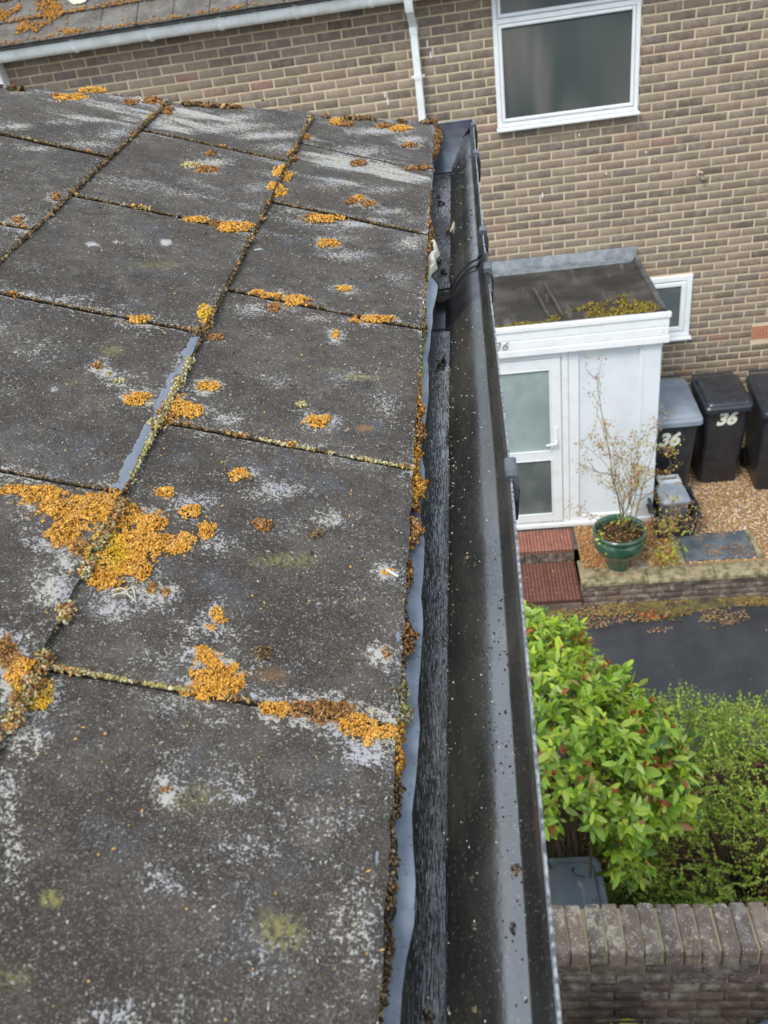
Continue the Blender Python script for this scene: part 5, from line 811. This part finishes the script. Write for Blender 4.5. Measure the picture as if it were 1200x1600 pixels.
wheelie((1.755, 7.60, G+.015), 0.0, .58, .80, 1.10, 'wheelie bin with a grey lid and number 36, next to the white porch', True, (-.005, .745, .21))
wheelie((2.345, 7.74, G+.015), .02, .47, .60, 1.065, 'middle wheelie bin with black lid and number 36, right of the grey lidded bin', False, (-.01, .80, .20))
wheelie((2.905, 7.58, G+.015), -.04, .58, .76, 1.09, 'wheelie bin with black lid and no number, rightmost against the brick wall', False)
t = wheelie((.160, 2.465, DR), .03, .60, .72, 1.13, 'grey blue wheelie bin lid seen from above behind the brick on edge garden wall', True, None, group=None)
# moulded details of the near lid
M_LIDD = simple('bin_lid_recess', (.03, .035, .045), (.05, .058, .07), 10, .45)
zb_ = 1.13*.875+.034
b = MB(); b.tube([(.150, .290, zb_+.041), (.140, .272, zb_+.040), (.150, .250, zb_+.038), (.178, .236, zb_+.037), (.205, .232, zb_+.037)], .006, 6)
link('grip_recess', mesh_np('grip_recess', np.vstack(b.v), b.f, smooth=True), M_LIDD, t)
b = MB(); b.tube([(.226+.020*math.cos(a), .10+.024*math.sin(a), zb_+.029) for a in np.linspace(0, 2*math.pi, 18)], .0024, 5); b.tube([(.213, .10, zb_+.030), (.239, .10, zb_+.030)], .0028, 5); link('moulded_mark', mesh_np('moulded_mark', np.vstack(b.v), b.f), M_LIDD, t)

# recycling crate with a food caddy inside
cr_ = thing('recycling_crate', (1.735, 6.87, G+.012), 'black recycling crate on the gravel by the porch corner', 'crate')
b = MB(); w_, d_, h_ = .42, .50, .27
def crr(w1, d1, z, r=.03): return rr(0, 0, w1, d1, z, r)
b.loft([crr(w_*.82, d_*.82, 0), crr(w_*.95, d_*.95, h_-.03), crr(w_*.95, d_*.95, h_-.03), crr(w_*1.04, d_*1.04, h_-.03), crr(w_*1.04, d_*1.04, h_), crr(w_*.92, d_*.92, h_), crr(w_*.80, d_*.80, .02)], True, True)
link('crate_shell', mesh_np('crate_shell', np.vstack(b.v), b.f, smooth=False), M_BINBLK, cr_)
for sx in (-1, 1):
    b = MB(); b.box(sx*.228-.012, sx*.228+.012, -.07, .07, h_-.055, h_-.03, .004); link('grip', mesh_np('grip', np.vstack(b.v), b.f), M_BINBLK, cr_)
cd_ = thing('food_caddy', (1.745, 6.92, G+.04), 'grey food waste caddy with a raised pale handle standing in the black crate', 'caddy')
cd_.rotation_euler = (0, 0, .05)
def lk(b, nm, mat, par, sm=False, ang=None):
    me = mesh_np(nm, np.vstack(b.v), b.f, smooth=sm); 
    if ang: me.set_sharp_from_angle(angle=math.radians(ang))
    return link(nm, me, mat, par)
b = MB(); b.loft([rr(0, 0, .20, .20, 0, .03), rr(0, 0, .245, .27, .29, .03)]); lk(b, 'bucket', simple('mid_grey_plastic', (.13, .14, .155), (.18, .19, .21), 8, .5), cd_, True, 40)
b = MB(); b.loft([rr(0, 0, .265, .29, .285, .03), rr(0, 0, .27, .295, .31, .03), rr(0, .005, .23, .25, .345, .03), rr(0, .01, .16, .18, .352, .03)]); lk(b, 'lid', simple('caddy_lid_grey', (.22, .25, .29), (.30, .33, .37), 8, .4), cd_, True, 35)
b = MB(); b.box(-.105, .105, .125, .165, .345, .385, .006); b.box(-.105, -.08, .10, .24, .345, .38, .005); b.box(.08, .105, .10, .24, .345, .38, .005); b.box(-.105, .105, .225, .25, .345, .378, .005); lk(b, 'handle', simple('pale_grey_plastic', (.42, .44, .46), (.5, .52, .54), 8, .45), cd_)

# ------------------------------------------------------------------ glazed pot and its plant
px_, py_ = 1.135, 6.31
pot = thing('plant_pot', (px_, py_, G+.02), 'green glazed bowl shaped plant pot on the low wall in front of the porch', 'pot')
k = Mt('green_glaze', rough=.22, spec=.6); k.set('Base Color', k.mix(k.rng(k.noise(9, 4), .35, .7), (.020, .062, .034), (.040, .105, .062))); k.set('Coat Weight', .5); M_GLZ = k.m
b = MB(); b.lathe([(.105, 0), (.112, .02), (.118, .09), (.150, .15), (.205, .205), (.232, .26), (.236, .31), (.222, .345), (.206, .365), (.208, .375), (.236, .385), (.243, .40), (.238, .418), (.224, .424), (.212, .415), (.205, .37), (.20, .35)], (0, 0, 0), 36, True, False); lk(b, 'bowl', M_GLZ, pot, True, 60)
b = MB(); A = np.arange(24)*2*math.pi/24; b.add([(0, 0, .385)]+[(.205*math.cos(a), .205*math.sin(a), .36) for a in A], [(0, 1+i, 1+(i+1) % 24) for i in range(24)]); lk(b, 'soil', M_SOIL, pot, True)
shr = thing('potted_shrub', (px_, py_, G+.39), 'sparse autumn shrub with bare twigs and few yellow leaves growing in the green pot', 'shrub')
LEAFV = np.array([(0, 0, 0), (.5, .3, .08), (.5, -.3, .08), (1, 0, 0), (.5, 0, 0)], float); LEAFF = np.array([(0, 2, 4), (0, 4, 1), (4, 2, 3), (1, 4, 3)])
stems = []; tips = []
def grow(p, d, L_, r, depth, lv):
    n = 5; pts = [p]; d = d/np.linalg.norm(d)
    for i in range(n):
        d = d+RNG.normal(size=3)*.13+V3(0, 0, .04); d /= np.linalg.norm(d); p = p+d*L_/n; pts.append(p)
        if depth > 0 and i > 0 and R_.random() < .9: grow(p, d+RNG.normal(size=3)*.75+V3(0, 0, .1), L_*R_.uniform(.3, .55), r*.62, depth-1, lv)
        if i > 1: tips.append((p, d, lv))
    stems.append((pts, [r*(1-.13*i) for i in range(n+1)])); tips.append((p, d, lv))
for tgt, r, dp_ in [((.82, 6.28, -3.80), .008, 2), ((.90, 6.15, -4.02), .006, 2), ((.98, 6.35, -4.05), .006, 2), ((1.12, 6.3, -3.95), .006, 2), ((1.25, 6.25, -4.05), .007, 2), ((1.42, 6.25, -4.15), .007, 2), ((1.58, 6.35, -4.05), .007, 2), ((1.55, 6.1, -4.45), .006, 2), ((1.66, 6.25, -4.30), .006, 2), ((.78, 6.3, -4.5), .004, 1), ((1.30, 6.45, -3.95), .005, 2), ((1.5, 6.0, -4.8), .005, 1)]:
    p0 = V3(px_+R_.uniform(-.06, .10), py_+R_.uniform(-.06, .06), G+.39); d = V3(*tgt)-p0; grow(p0, d, np.linalg.norm(d), r, dp_, 0)
b = MB(); o0 = wpos(shr)
for pts, rs in stems: b.tube(pts, rs, 4)
V = np.vstack(b.v)-o0; lk_ = link('branches', mesh_np('branches', V, b.f, smooth=True), M_GTWIG, shr); lk_['kind'] = 'stuff'
P = []; cs = []
for p, d, _ in tips:
    for q_ in range(R_.choice([2, 3, 4, 4])): P.append(p+RNG.normal(size=3)*.022); cs.append(R_.choice([(.40, .17, .08), (.32, .14, .07), (.48, .26, .12), (.42, .30, .12), (.36, .38, .05), (.5, .5, .06), (.3, .12, .06)]))
P = np.array(P); v, f_, cc = scatter(P, RNG.uniform(.014, .030, len(P))[:, None]*np.ones((1, 3)), LEAFV, LEAFF, rotmats(len(P)), np.array(cs), .1); stuffmesh('foliage', v, f_, M_SMALL, shr, cc)
P = []
for c_, n, sp_ in (((1.50, 6.22, -5.0), 60, .06), ((1.64, 6.25, -4.98), 50, .06), ((1.56, 6.35, -4.74), 34, .05), ((1.12, 6.2, -4.57), 14, .035), ((.96, 6.15, -4.72), 16, .05), ((1.68, 6.5, -4.60), 8, .03)): P += [V3(*c_)+RNG.normal(size=3)*sp_ for _ in range(n)]
P = np.array(P); v, f_, cc = scatter(P, RNG.uniform(.025, .045, len(P))[:, None]*np.ones((1, 3)), LEAFV, LEAFF, rotmats(len(P)), np.array([(.42, .46, .04), (.50, .52, .05), (.25, .36, .06)])[RNG.integers(0, 3, len(P))], .1); stuffmesh('yellow_leaves', v, f_, M_SMALL, shr, cc)

# ------------------------------------------------------------------ fallen leaves
def litter(n, xr, yr, z, fn, cols, sz=(.012, .028)):
    x = RNG.uniform(*xr, n); y = RNG.uniform(*yr, n); kp = fn(x, y); x, y = x[kp], y[kp]; n = len(x); zz = z(x, y) if callable(z) else np.full(n, z)
    R = rotmats(n); R = R*1.0; a = RNG.random(n)*6.28; Rz = np.zeros((n, 3, 3)); tl = RNG.normal(size=n)*.3; Rz[:, 0, 0] = np.cos(a); Rz[:, 0, 1] = -np.sin(a); Rz[:, 1, 0] = np.sin(a); Rz[:, 1, 1] = np.cos(a); Rz[:, 2, 2] = 1; Rz[:, 2, 0] = tl*.4; Rz[:, 0, 2] = .1
    return scatter(np.stack([x, y, zz+RNG.random(n)*.012], 1), RNG.uniform(sz[0], sz[1], n)[:, None]*np.array([[1, 1, 1.2]]), LEAFV, LEAFF, Rz, np.array(cols)[RNG.integers(0, len(cols), n)]*RNG.uniform(.7, 1.15, (n, 1)), .15)
LC = [(.52, .22, .06), (.60, .29, .09), (.38, .15, .05), (.60, .38, .16), (.24, .11, .05)]
Vs = []; Fs = []; Cs = []; cnt = 0
def acc(r):
    global cnt
    Vs.append(r[0]); Fs.append(r[1]+cnt); Cs.append(r[2]); cnt += len(r[0])
acc(litter(3200, (.82, 1.72), (6.28, 6.95), G+.012, lambda x, y: fbm(x*5, y*5, 3) > -.3, LC, (.014, .036)))
acc(litter(3200, (.8, 4.0), (6.3, 8.3), G+.014, lambda x, y: fbm(x*2.5, y*2.5, 5)-(y-7)*.12 > .0, LC))
acc(litter(420, (1.75, 2.37), (6.3, 6.7), G+.034, lambda x, y: fbm(x*9, y*9, 6) > .03, LC))
acc(litter(60, (-.6, .76), (6.06, 6.95), lambda x, y: np.where(y > 6.62, G+.004, G-.14), lambda x, y: x > .1, LC))
acc(litter(160, (.21*5-.2, 5), (6.09, 6.26), G+.014, lambda x, y: x > 0, LC))
acc(litter(7000, (-.4, 4.2), (5.62, 6.09), DR+.03, lambda x, y: (fbm(x*3, y*5, 8)+(y-5.9)*.9 > -.03), LC+[(.45, .40, .10), (.6, .42, .25)], (.010, .022)))
acc(litter(90, (-.5, 4.2), (4.2, 5.9), DR+.006, lambda x, y: x > -9, [(.3, .2, .12), (.5, .42, .3), (.55, .55, .5)], (.006, .013)))
n = 16000; x = RNG.uniform(-.5, 4.5, n); y = 6.095-np.abs(RNG.normal(size=n))*.14; nz = fbm(x*2.1, y*3, 19, 5)-(6.09-y)*.8+.10*np.sin(x*2.0-1.6); kp = nz > -.02; x, y = x[kp], y[kp]; n = len(x)
vg, fg, cg = scatter(np.stack([x, y, DR+.006+RNG.random(n)*.012], 1), RNG.uniform(.005, .012, n)[:, None]*np.array([[1.2, 1.0, .7]]), OCT_V, OCT_F, rotmats(n), np.array([(.20, .17, .045), (.28, .23, .06), (.12, .10, .04), (.09, .08, .06), (.30, .19, .08)])[RNG.integers(0, 5, n)]*RNG.uniform(.7, 1.1, (n, 1)))
tag(stuffmesh('kerb_moss', vg, fg, M_MOSS, None, cg), 'yellowish moss and silt along the driveway at the foot of the low wall', 'moss')
acc(litter(16, (1.27, 1.5), (5.86, 5.98), DR+.035, lambda x, y: x > 0, [(.55, .03, .02), (.48, .04, .02)], (.02, .04)))
acc(litter(1500, (-.2, 3), (2.1, 4.2), lambda x, y: DR+.12+0*x, lambda x, y: x > -9, [(.30, .09, .05), (.22, .08, .05), (.36, .18, .08)], (.02, .05)))
v, f_, c_ = litter(110, (px_-.19, px_+.19), (py_-.19, py_+.19), G+.40, lambda x, y: (x-px_)**2+(y-py_)**2 < .036, LC+[(.4, .42, .05)]); acc((v, f_, c_))
tag(stuffmesh('fallen_leaves', np.vstack(Vs), np.vstack(Fs), M_LITTER, None, np.vstack(Cs)), 'brown and orange fallen leaves scattered over gravel, steps and driveway edge', 'leaves')

# ------------------------------------------------------------------ garden wall in front
gw = thing('garden_wall', (.6, 1.92, -4.6), 'dark brick garden wall with lichen spotted brick on edge coping, nearest the house', 'wall')
CT = -3.50; b = MB(); b.box(-.5, 2.4, 1.823, 2.012, DR-.05, CT-.105); b.build('wall_core', M_DMORTAR, gw)
b = MB(); b.box(-.5, 2.4, 1.826, 2.006, CT-.11, CT-.014); b.build('coping_mortar', mortar_mat('coping_mortar', (.34, .26, .15), (.46, .38, .25)), gw)
cbm = []
for q_ in range(6):
    jj = lambda a: R_.uniform(-a, a); b = MB(); ww, hh, ll = .0640, .1025, .2140; R = []
    b.loft([[(x+jj(.0014), y+jj(.0012), z+jj(.001)) for x, y, z in r] for r in [
        [(-ww/2+.004, -ll/2+.002, -hh), (ww/2-.004, -ll/2+.002, -hh), (ww/2, -ll/2+.006, -hh), (ww/2, ll/2-.006, -hh), (ww/2-.004, ll/2-.002, -hh), (-ww/2+.004, ll/2-.002, -hh), (-ww/2, ll/2-.006, -hh), (-ww/2, -ll/2+.006, -hh)],
        [(-ww/2+.006, -ll/2, -.012), (ww/2-.006, -ll/2, -.012), (ww/2, -ll/2+.008, -.010), (ww/2, ll/2-.008, -.010), (ww/2-.006, ll/2, -.012), (-ww/2+.006, ll/2, -.012), (-ww/2, ll/2-.008, -.010), (-ww/2, -ll/2+.008, -.010)],
        [(-ww/2+.009, -ll/2+.004, -.003), (ww/2-.009, -ll/2+.004, -.003), (ww/2-.003, -ll/2+.012, -.002), (ww/2-.003, ll/2-.012, -.002), (ww/2-.009, ll/2-.004, -.003), (-ww/2+.009, ll/2-.004, -.003), (-ww/2+.003, ll/2-.012, -.002), (-ww/2+.003, -ll/2+.012, -.002)],
        [(-ww/2+.014, -ll/2+.012, 0), (ww/2-.014, -ll/2+.012, 0), (ww/2-.010, -ll/2+.02, 0), (ww/2-.010, ll/2-.02, 0), (ww/2-.014, ll/2-.012, 0), (-ww/2+.014, ll/2-.012, 0), (-ww/2+.010, ll/2-.02, 0), (-ww/2+.010, -ll/2+.02, 0)]]])
    cbm.append(mesh_np('coping_brick', np.vstack(b.v), b.f))
for i in range(36):
    x = -.40+.018+i*.0748; o = link('coping_brick', cbm[R_.randrange(6)], M_CBRICK, gw, Vector(V3(x+R_.uniform(-.002, .002), 1.917+R_.uniform(-.004, .004), CT+R_.uniform(-.003, .003))-wpos(gw))); o.rotation_euler = (R_.uniform(-.012, .012), R_.uniform(-.015, .015), R_.uniform(-.014, .014))
brick_wall(gw, M_DBRICK, -.5, 2.4, 1.812, -4.9, CT-.106, .2265, .0765, .0105, -.42, CT-.106, (), 160, lambda x, z, px, py: px > 840, .02, rowshift=.47)

# odd things at the foot of the near wall
tb = thing('yellow_tub', (.395, 1.548, -4.6), 'bright yellow plastic tub, just its rim showing at the bottom edge', 'tub')
for nm_, pr_ in (('tub_shell', [(.10, 0), (.105, .02), (.125, .79), (.125, .80), (.138, .80), (.138, .82), (.128, .825), (.120, .815), (.11, .70)]),):
    b = MB(); b.lathe(pr_, (0, 0, 0), 28, True, False); lk(b, nm_, simple('yellow_plastic', (.70, .55, .01), (.8, .62, .02), 10, .4), tb, True, 40)
b = MB(); b.lathe([(.001, .71), (.112, .705)], (0, 0, 0), 24, False, False); lk(b, 'dark_contents', M_SOIL, tb)
b = MB(); b.tube([(-.06, .118, .82), (-.03, .12, .835), (.03, .12, .835), (.06, .118, .82)], .007, 6); lk(b, 'handle', M_RUBBER, tb, True)
wb_ = thing('water_butt', (.985, 1.476, -4.6), 'dark plastic water butt with a rolled rim at the bottom right corner', 'water butt')
b = MB(); b.lathe([(.15, 0), (.17, .02), (.19, .4), (.185, .83), (.198, .835), (.202, .85), (.196, .862), (.182, .855), (.178, .7)], (0, 0, 0), 32, True, False); lk(b, 'barrel', simple('navy_black_plastic', (.018, .022, .032), (.03, .035, .05), 10, .35, .6), wb_, True, 40)
b = MB(); b.lathe([(.001, .70), (.18, .70)], (0, 0, 0), 24, False, False); lk(b, 'water', simple('dark_water', (.01, .012, .012), (.015, .015, .014), 4, .05, .8), wb_)

# ------------------------------------------------------------------ shrubs behind the wall
def leaf_mesh(wd, cup, bend):
    us = [0, .18, .42, .68, .88, 1.0]; ws = [.10, .62, 1.0, .92, .5, .04]; V = []; F = []
    for u, w1 in zip(us, ws):
        z = -bend*u*u; V += [(u, wd*w1, z+cup*w1), (u, 0, z), (u, -wd*w1, z+cup*w1)]
    for i in range(5):
        a = i*3; F += [(a, a+1, a+4, a+3), (a+1, a+2, a+5, a+4)]
    return np.array(V, float), np.array(F)
LVS = [leaf_mesh(.185, .05, .12), leaf_mesh(.21, .07, .22), leaf_mesh(.165, .03, .05), leaf_mesh(.20, .09, .3)]
def inside(P, lobes, k=1.0):
    m = np.zeros(len(P), bool)
    for c_, r in lobes: m |= (((P-np.array(c_))/(np.array(r)*k))**2).sum(1) < 1
    return m
def shoots(lobes, n, zmin, shell=1.0, up=.5):
    Ps = []; Ns = []; vol = np.array([r[0]*r[1]+r[0]*r[2]+r[1]*r[2] for _, r in lobes]); 
    for (c_, r), m in zip(lobes, (n*vol/vol.sum()).astype(int)):
        d = RNG.normal(size=(m*2, 3)); d /= np.linalg.norm(d, axis=1)[:, None]; d = d[d[:, 2] > -.45][:m]; lump = 1+fbm(d[:, 0]*3+c_[0]*5, d[:, 1]*3+d[:, 2]*3, 9)*.42
        p = np.array(c_)+d*np.array(r)*shell*lump[:, None]; n_ = d/np.array(r); n_ /= np.linalg.norm(n_, axis=1)[:, None]; k_ = ~inside(p, [l for l in lobes if l[0] != c_], .9*shell)&(p[:, 2] > zmin); Ps.append(p[k_]); Ns.append(n_[k_])
    P = np.vstack(Ps); N = np.vstack(Ns)+V3(0, 0, up)+RNG.normal(size=(len(P), 3))*.25; N /= np.linalg.norm(N, axis=1)[:, None]; return P, N
def basis(N, ang, az):
    a = np.cross(N, V3(.3, .2, 1.0)); a /= np.linalg.norm(a, axis=1)[:, None]; b_ = np.cross(N, a); out = a*np.cos(az)[:, None]+b_*np.sin(az)[:, None]
    X = N*np.cos(ang)[:, None]+out*np.sin(ang)[:, None]; Z = N*np.sin(ang)[:, None]-out*np.cos(ang)[:, None]; Y = np.cross(Z, X); return np.stack([X, Y, Z], -1)
# glossy shrub
LB = [((.30, 3.02, -3.98), (.50, .72, .66)), ((.16, 3.62, -3.95), (.40, .50, .52)), ((.64, 3.05, -4.10), (.33, .50, .54)), ((.42, 2.74, -4.42), (.42, .30, .50)), ((.80, 3.02, -4.00), (.14, .20, .38)), ((-.15, 2.9, -4.2), (.45, .6, .6))]
sb = thing('glossy_shrub', (.4, 3.1, DR), 'bright green shrub with long glossy leaves and red young tips, behind the garden wall', 'shrub')
Pl = []; Rl = []; Sl = []; Cl = []; gc = np.array([(.28, .45, .035), (.46, .60, .045), (.30, .46, .06), (.58, .66, .07), (.10, .20, .03), (.58, .56, .11), (.46, .58, .15), (.50, .12, .04)])
for shell, n, dim in ((1.0, 1050, 1.0), (.88, 800, 1.0), (.72, 600, 1.0), (.5, 400, 1.0)):
    P, N = shoots(LB, n, -5.2, shell); kk = (P[:, 1] > .665*np.abs(P[:, 2])+.04)|((P[:, 0] > .45)&(P[:, 0] < .62)&(P[:, 1] > .61*np.abs(P[:, 2]))); P, N = P[kk], N[kk]; m = len(P)
    for q_ in range(12 if shell > .8 else 6):
        az = RNG.random(m)*.5+q_*2.4; an = RNG.uniform(.3, 1.75, m)*(1 if q_ > 2 else .45); az = az+RNG.normal(size=m)*.5; Pl.append(P+N*RNG.uniform(-.06, .03, m)[:, None]+RNG.normal(size=P.shape)*.008); Rl.append(basis(N, an, az)); Sl.append(RNG.uniform(.036, .092, m)*(.7 if q_ < 3 else 1))
        ci = RNG.choice(8, m, p=[.2, .25, .15, .13, .12, .03, .10, .02]); Cl.append(gc[ci]*RNG.uniform(.8, 1.15, (m, 1)))
P, Rm, S, C_ = np.vstack(Pl), np.vstack(Rl), np.concatenate(Sl), np.vstack(Cl)
d = P@_f; pxx = 600+FPX*(P@_r2)/d; pyy = 800-FPX*(P@_u2)/d; onscreen = (pxx > 830)&(pxx < 1120)&(pyy > 950)&(pyy < 1390); scv = np.where(onscreen, S/d, 0)*(1+.25*(P[:, 2]+4.6)); pick = np.argsort(-scv)[:300]; isl = np.zeros(len(P), bool); isl[pick] = True
lm_ = [mesh_np('leaf', v, f_, smooth=True) for v, f_ in LVS]
for i in pick:
    o = link('leaf', lm_[i % 4], M_LEAFO, sb); o.location = Vector(P[i]-wpos(sb)); o.rotation_euler = Matrix(Rm[i].tolist()).to_euler(); o.scale = [float(S[i])]*3
Vs = []; Fs = []; Cs = []; cnt = 0
for q_ in range(4):
    m = (~isl)&(np.arange(len(P)) % 4 == q_); v, f_, cc = scatter(P[m], S[m][:, None]*np.ones((1, 3)), LVS[q_][0], LVS[q_][1], Rm[m], C_[m], .0); acc((v, f_, cc))
stuffmesh('foliage', np.vstack(Vs), np.vstack(Fs), M_LEAFC, sb, np.vstack(Cs), True)
# red shoot tips
Pt, Nt = shoots(LB, 460, -4.6, 1.0); kk = Pt[:, 1] > .68*np.abs(Pt[:, 2])+.05; Pt, Nt = Pt[kk], Nt[kk]; Vs = []; Fs = []; Cs = []; cnt = 0
kp = fbm(Pt[:, 0]*4, Pt[:, 1]*4, 3) > .0; Pt, Nt = Pt[kp], Nt[kp]; m = len(Pt)
for q_ in range(5): v, f_, cc = scatter(Pt+Nt*.01, RNG.uniform(.022, .045, m)[:, None]*np.ones((1, 3)), LVS[2][0], LVS[2][1], basis(Nt, RNG.uniform(.1, .7, m), q_*1.3+RNG.random(m)), np.array([(.42, .05, .025), (.36, .07, .03), (.48, .14, .06)])[RNG.integers(0, 3, m)]); acc((v, f_, cc))
stuffmesh('red_tips', np.vstack(Vs), np.vstack(Fs), M_LEAFC, sb, np.vstack(Cs), True)
b = MB()
for i in range(70):
    tgt = P[RNG.integers(len(P))]; p0 = V3(.35+R_.uniform(-.12, .12), 3.05+R_.uniform(-.12, .12), DR+.05); md = (p0+tgt)/2+V3(R_.uniform(-.08, .08), R_.uniform(-.08, .08), .1); b.tube([p0, p0*.6+md*.4, md, md*.4+tgt*.6, tgt], [.014, .011, .008, .005, .002], 5)
b.build('stems', M_TWIG, sb, True)['kind'] = 'stuff'
# fine leaved shrub
def fine_shrub(name, base, lobes, n, label, cols, size, zmin, per=9, stem=60, up=.3, cat='shrub', yel=0):
    t = thing(name, base, label, cat); global Vs, Fs, Cs, cnt; Vs = []; Fs = []; Cs = []; cnt = 0; cols = np.array(cols)
    for shell, fr in ((1.0, .45), (.9, .3), (.75, .25)):
        P, N = shoots(lobes, int(n*fr), zmin, shell, up); m = len(P); N2 = N+RNG.normal(size=N.shape)*.5; N2 /= np.linalg.norm(N2, axis=1)[:, None]
        for q_ in range(per):
            c_ = cols[RNG.integers(0, len(cols), m)]*RNG.uniform(.7, 1.2, (m, 1)); acc(scatter(P+N2*(q_*size*.62)[..., None] if hasattr(q_, 'shape') else P+N2*(q_*size*.62), RNG.uniform(.7, 1.25, m)[:, None]*size*np.ones((1, 3)), LEAFV, LEAFF, basis(N2, RNG.uniform(.5, 1.2, m), RNG.random(m)*.6+(q_ % 2)*3.1), c_, .1))
    stuffmesh('foliage', np.vstack(Vs), np.vstack(Fs), M_SMALL, t, np.vstack(Cs))
    b = MB(); bs = V3(*base)
    for i in range(stem):
        tgt = P[RNG.integers(len(P))]; md = (bs+tgt)/2+V3(R_.uniform(-.1, .1), R_.uniform(-.1, .1), .12); b.tube([bs+V3(R_.uniform(-.1, .1), R_.uniform(-.1, .1), 0), md, tgt], [.008, .005, .002], 4)
    b.build('stems', M_TWIG, t, True)['kind'] = 'stuff'; return t
G2 = [(.28, .44, .05), (.40, .55, .07), (.47, .60, .09), (.20, .32, .04), (.55, .60, .13), (.46, .46, .09)]
fine_shrub('arching_shrub', (1.45, 3.2, DR+.05), [((1.05, 3.45, -4.62), (.40, .50, .50)), ((1.55, 3.35, -4.72), (.55, .62, .50)), ((2.1, 3.2, -4.85), (.55, .7, .5)), ((1.15, 2.95, -4.85), (.55, .45, .50)), ((.82, 2.9, -4.95), (.32, .35, .42))], 6500, 'loose mid green shrub with tiny leaves right of the glossy shrub, reaching over the driveway', G2, .024, -5.4)
fine_shrub('low_ground_plant', (.95, 2.45, DR+.08), [((.90, 2.55, -5.1), (.42, .32, .42)), ((.62, 2.50, -5.25), (.25, .22, .30)), ((1.15, 2.35, -5.2), (.3, .25, .3))], 2600, 'dark green low leafy plant close behind the garden wall coping', [(.09, .18, .03), (.13, .25, .04), (.18, .28, .05), (.07, .13, .025)], .028, -5.42, 9, 30)
fine_shrub('trailing_ground_plant', (1.7, 2.45, DR+.08), [((1.6, 2.5, -5.25), (.55, .4, .24)), ((2.2, 2.5, -5.25), (.5, .5, .25))], 2400, 'thin yellowish green trailing plant behind the right end of the garden wall', [(.17, .20, .06), (.22, .24, .08), (.12, .16, .05), (.25, .17, .08)], .020, -5.45, 6, 30)
# scattered yellow leaves caught on the shrubs
P, N = shoots([((1.5, 3.3, -4.7), (.75, .65, .52))], 60, -5); m = len(P); v, f_, cc = scatter(P, RNG.uniform(.02, .036, m)[:, None]*np.ones((1, 3)), LEAFV, LEAFF, rotmats(m), np.tile([(.62, .50, .02)], (m, 1))); tag(stuffmesh('yellow_leaves', v, f_, M_LITTER, None, cc), 'scattered yellow leaves caught on the loose green shrub', 'leaves')
# tree beyond the far corner of house 36
tr = thing('tree', (-6.3, 11.5, DR), 'green tree just showing beyond the far left corner of the brick house', 'tree')
b = MB(); b.tube([(-6.3, 11.5, DR), (-6.25, 11.5, -3.5), (-6.35, 11.6, -2.2)], [.14, .11, .07], 8); b.tube([(-6.25, 11.5, -3.5), (-5.8, 11.3, -2.6), (-5.6, 11.2, -2)], [.07, .05, .02], 6); b.build('trunk', M_TWIG, tr, True)
Vs = []; Fs = []; Cs = []; cnt = 0; P, N = shoots([((-6.3, 11.5, -2.0), (1.2, 1.2, 1.3)), ((-5.6, 11.2, -1.7), (.8, .8, .8)), ((-6.6, 11.8, -1.0), (.8, .8, .7))], 1500, -4); m = len(P)
for q_ in range(5): acc(scatter(P+RNG.normal(size=P.shape)*.1, RNG.uniform(.05, .09, m)[:, None]*np.ones((1, 3)), LEAFV, LEAFF, rotmats(m), np.array(G2)[RNG.integers(0, 6, m)]))
stuffmesh('crown', np.vstack(Vs), np.vstack(Fs), M_SMALL, tr, np.vstack(Cs))
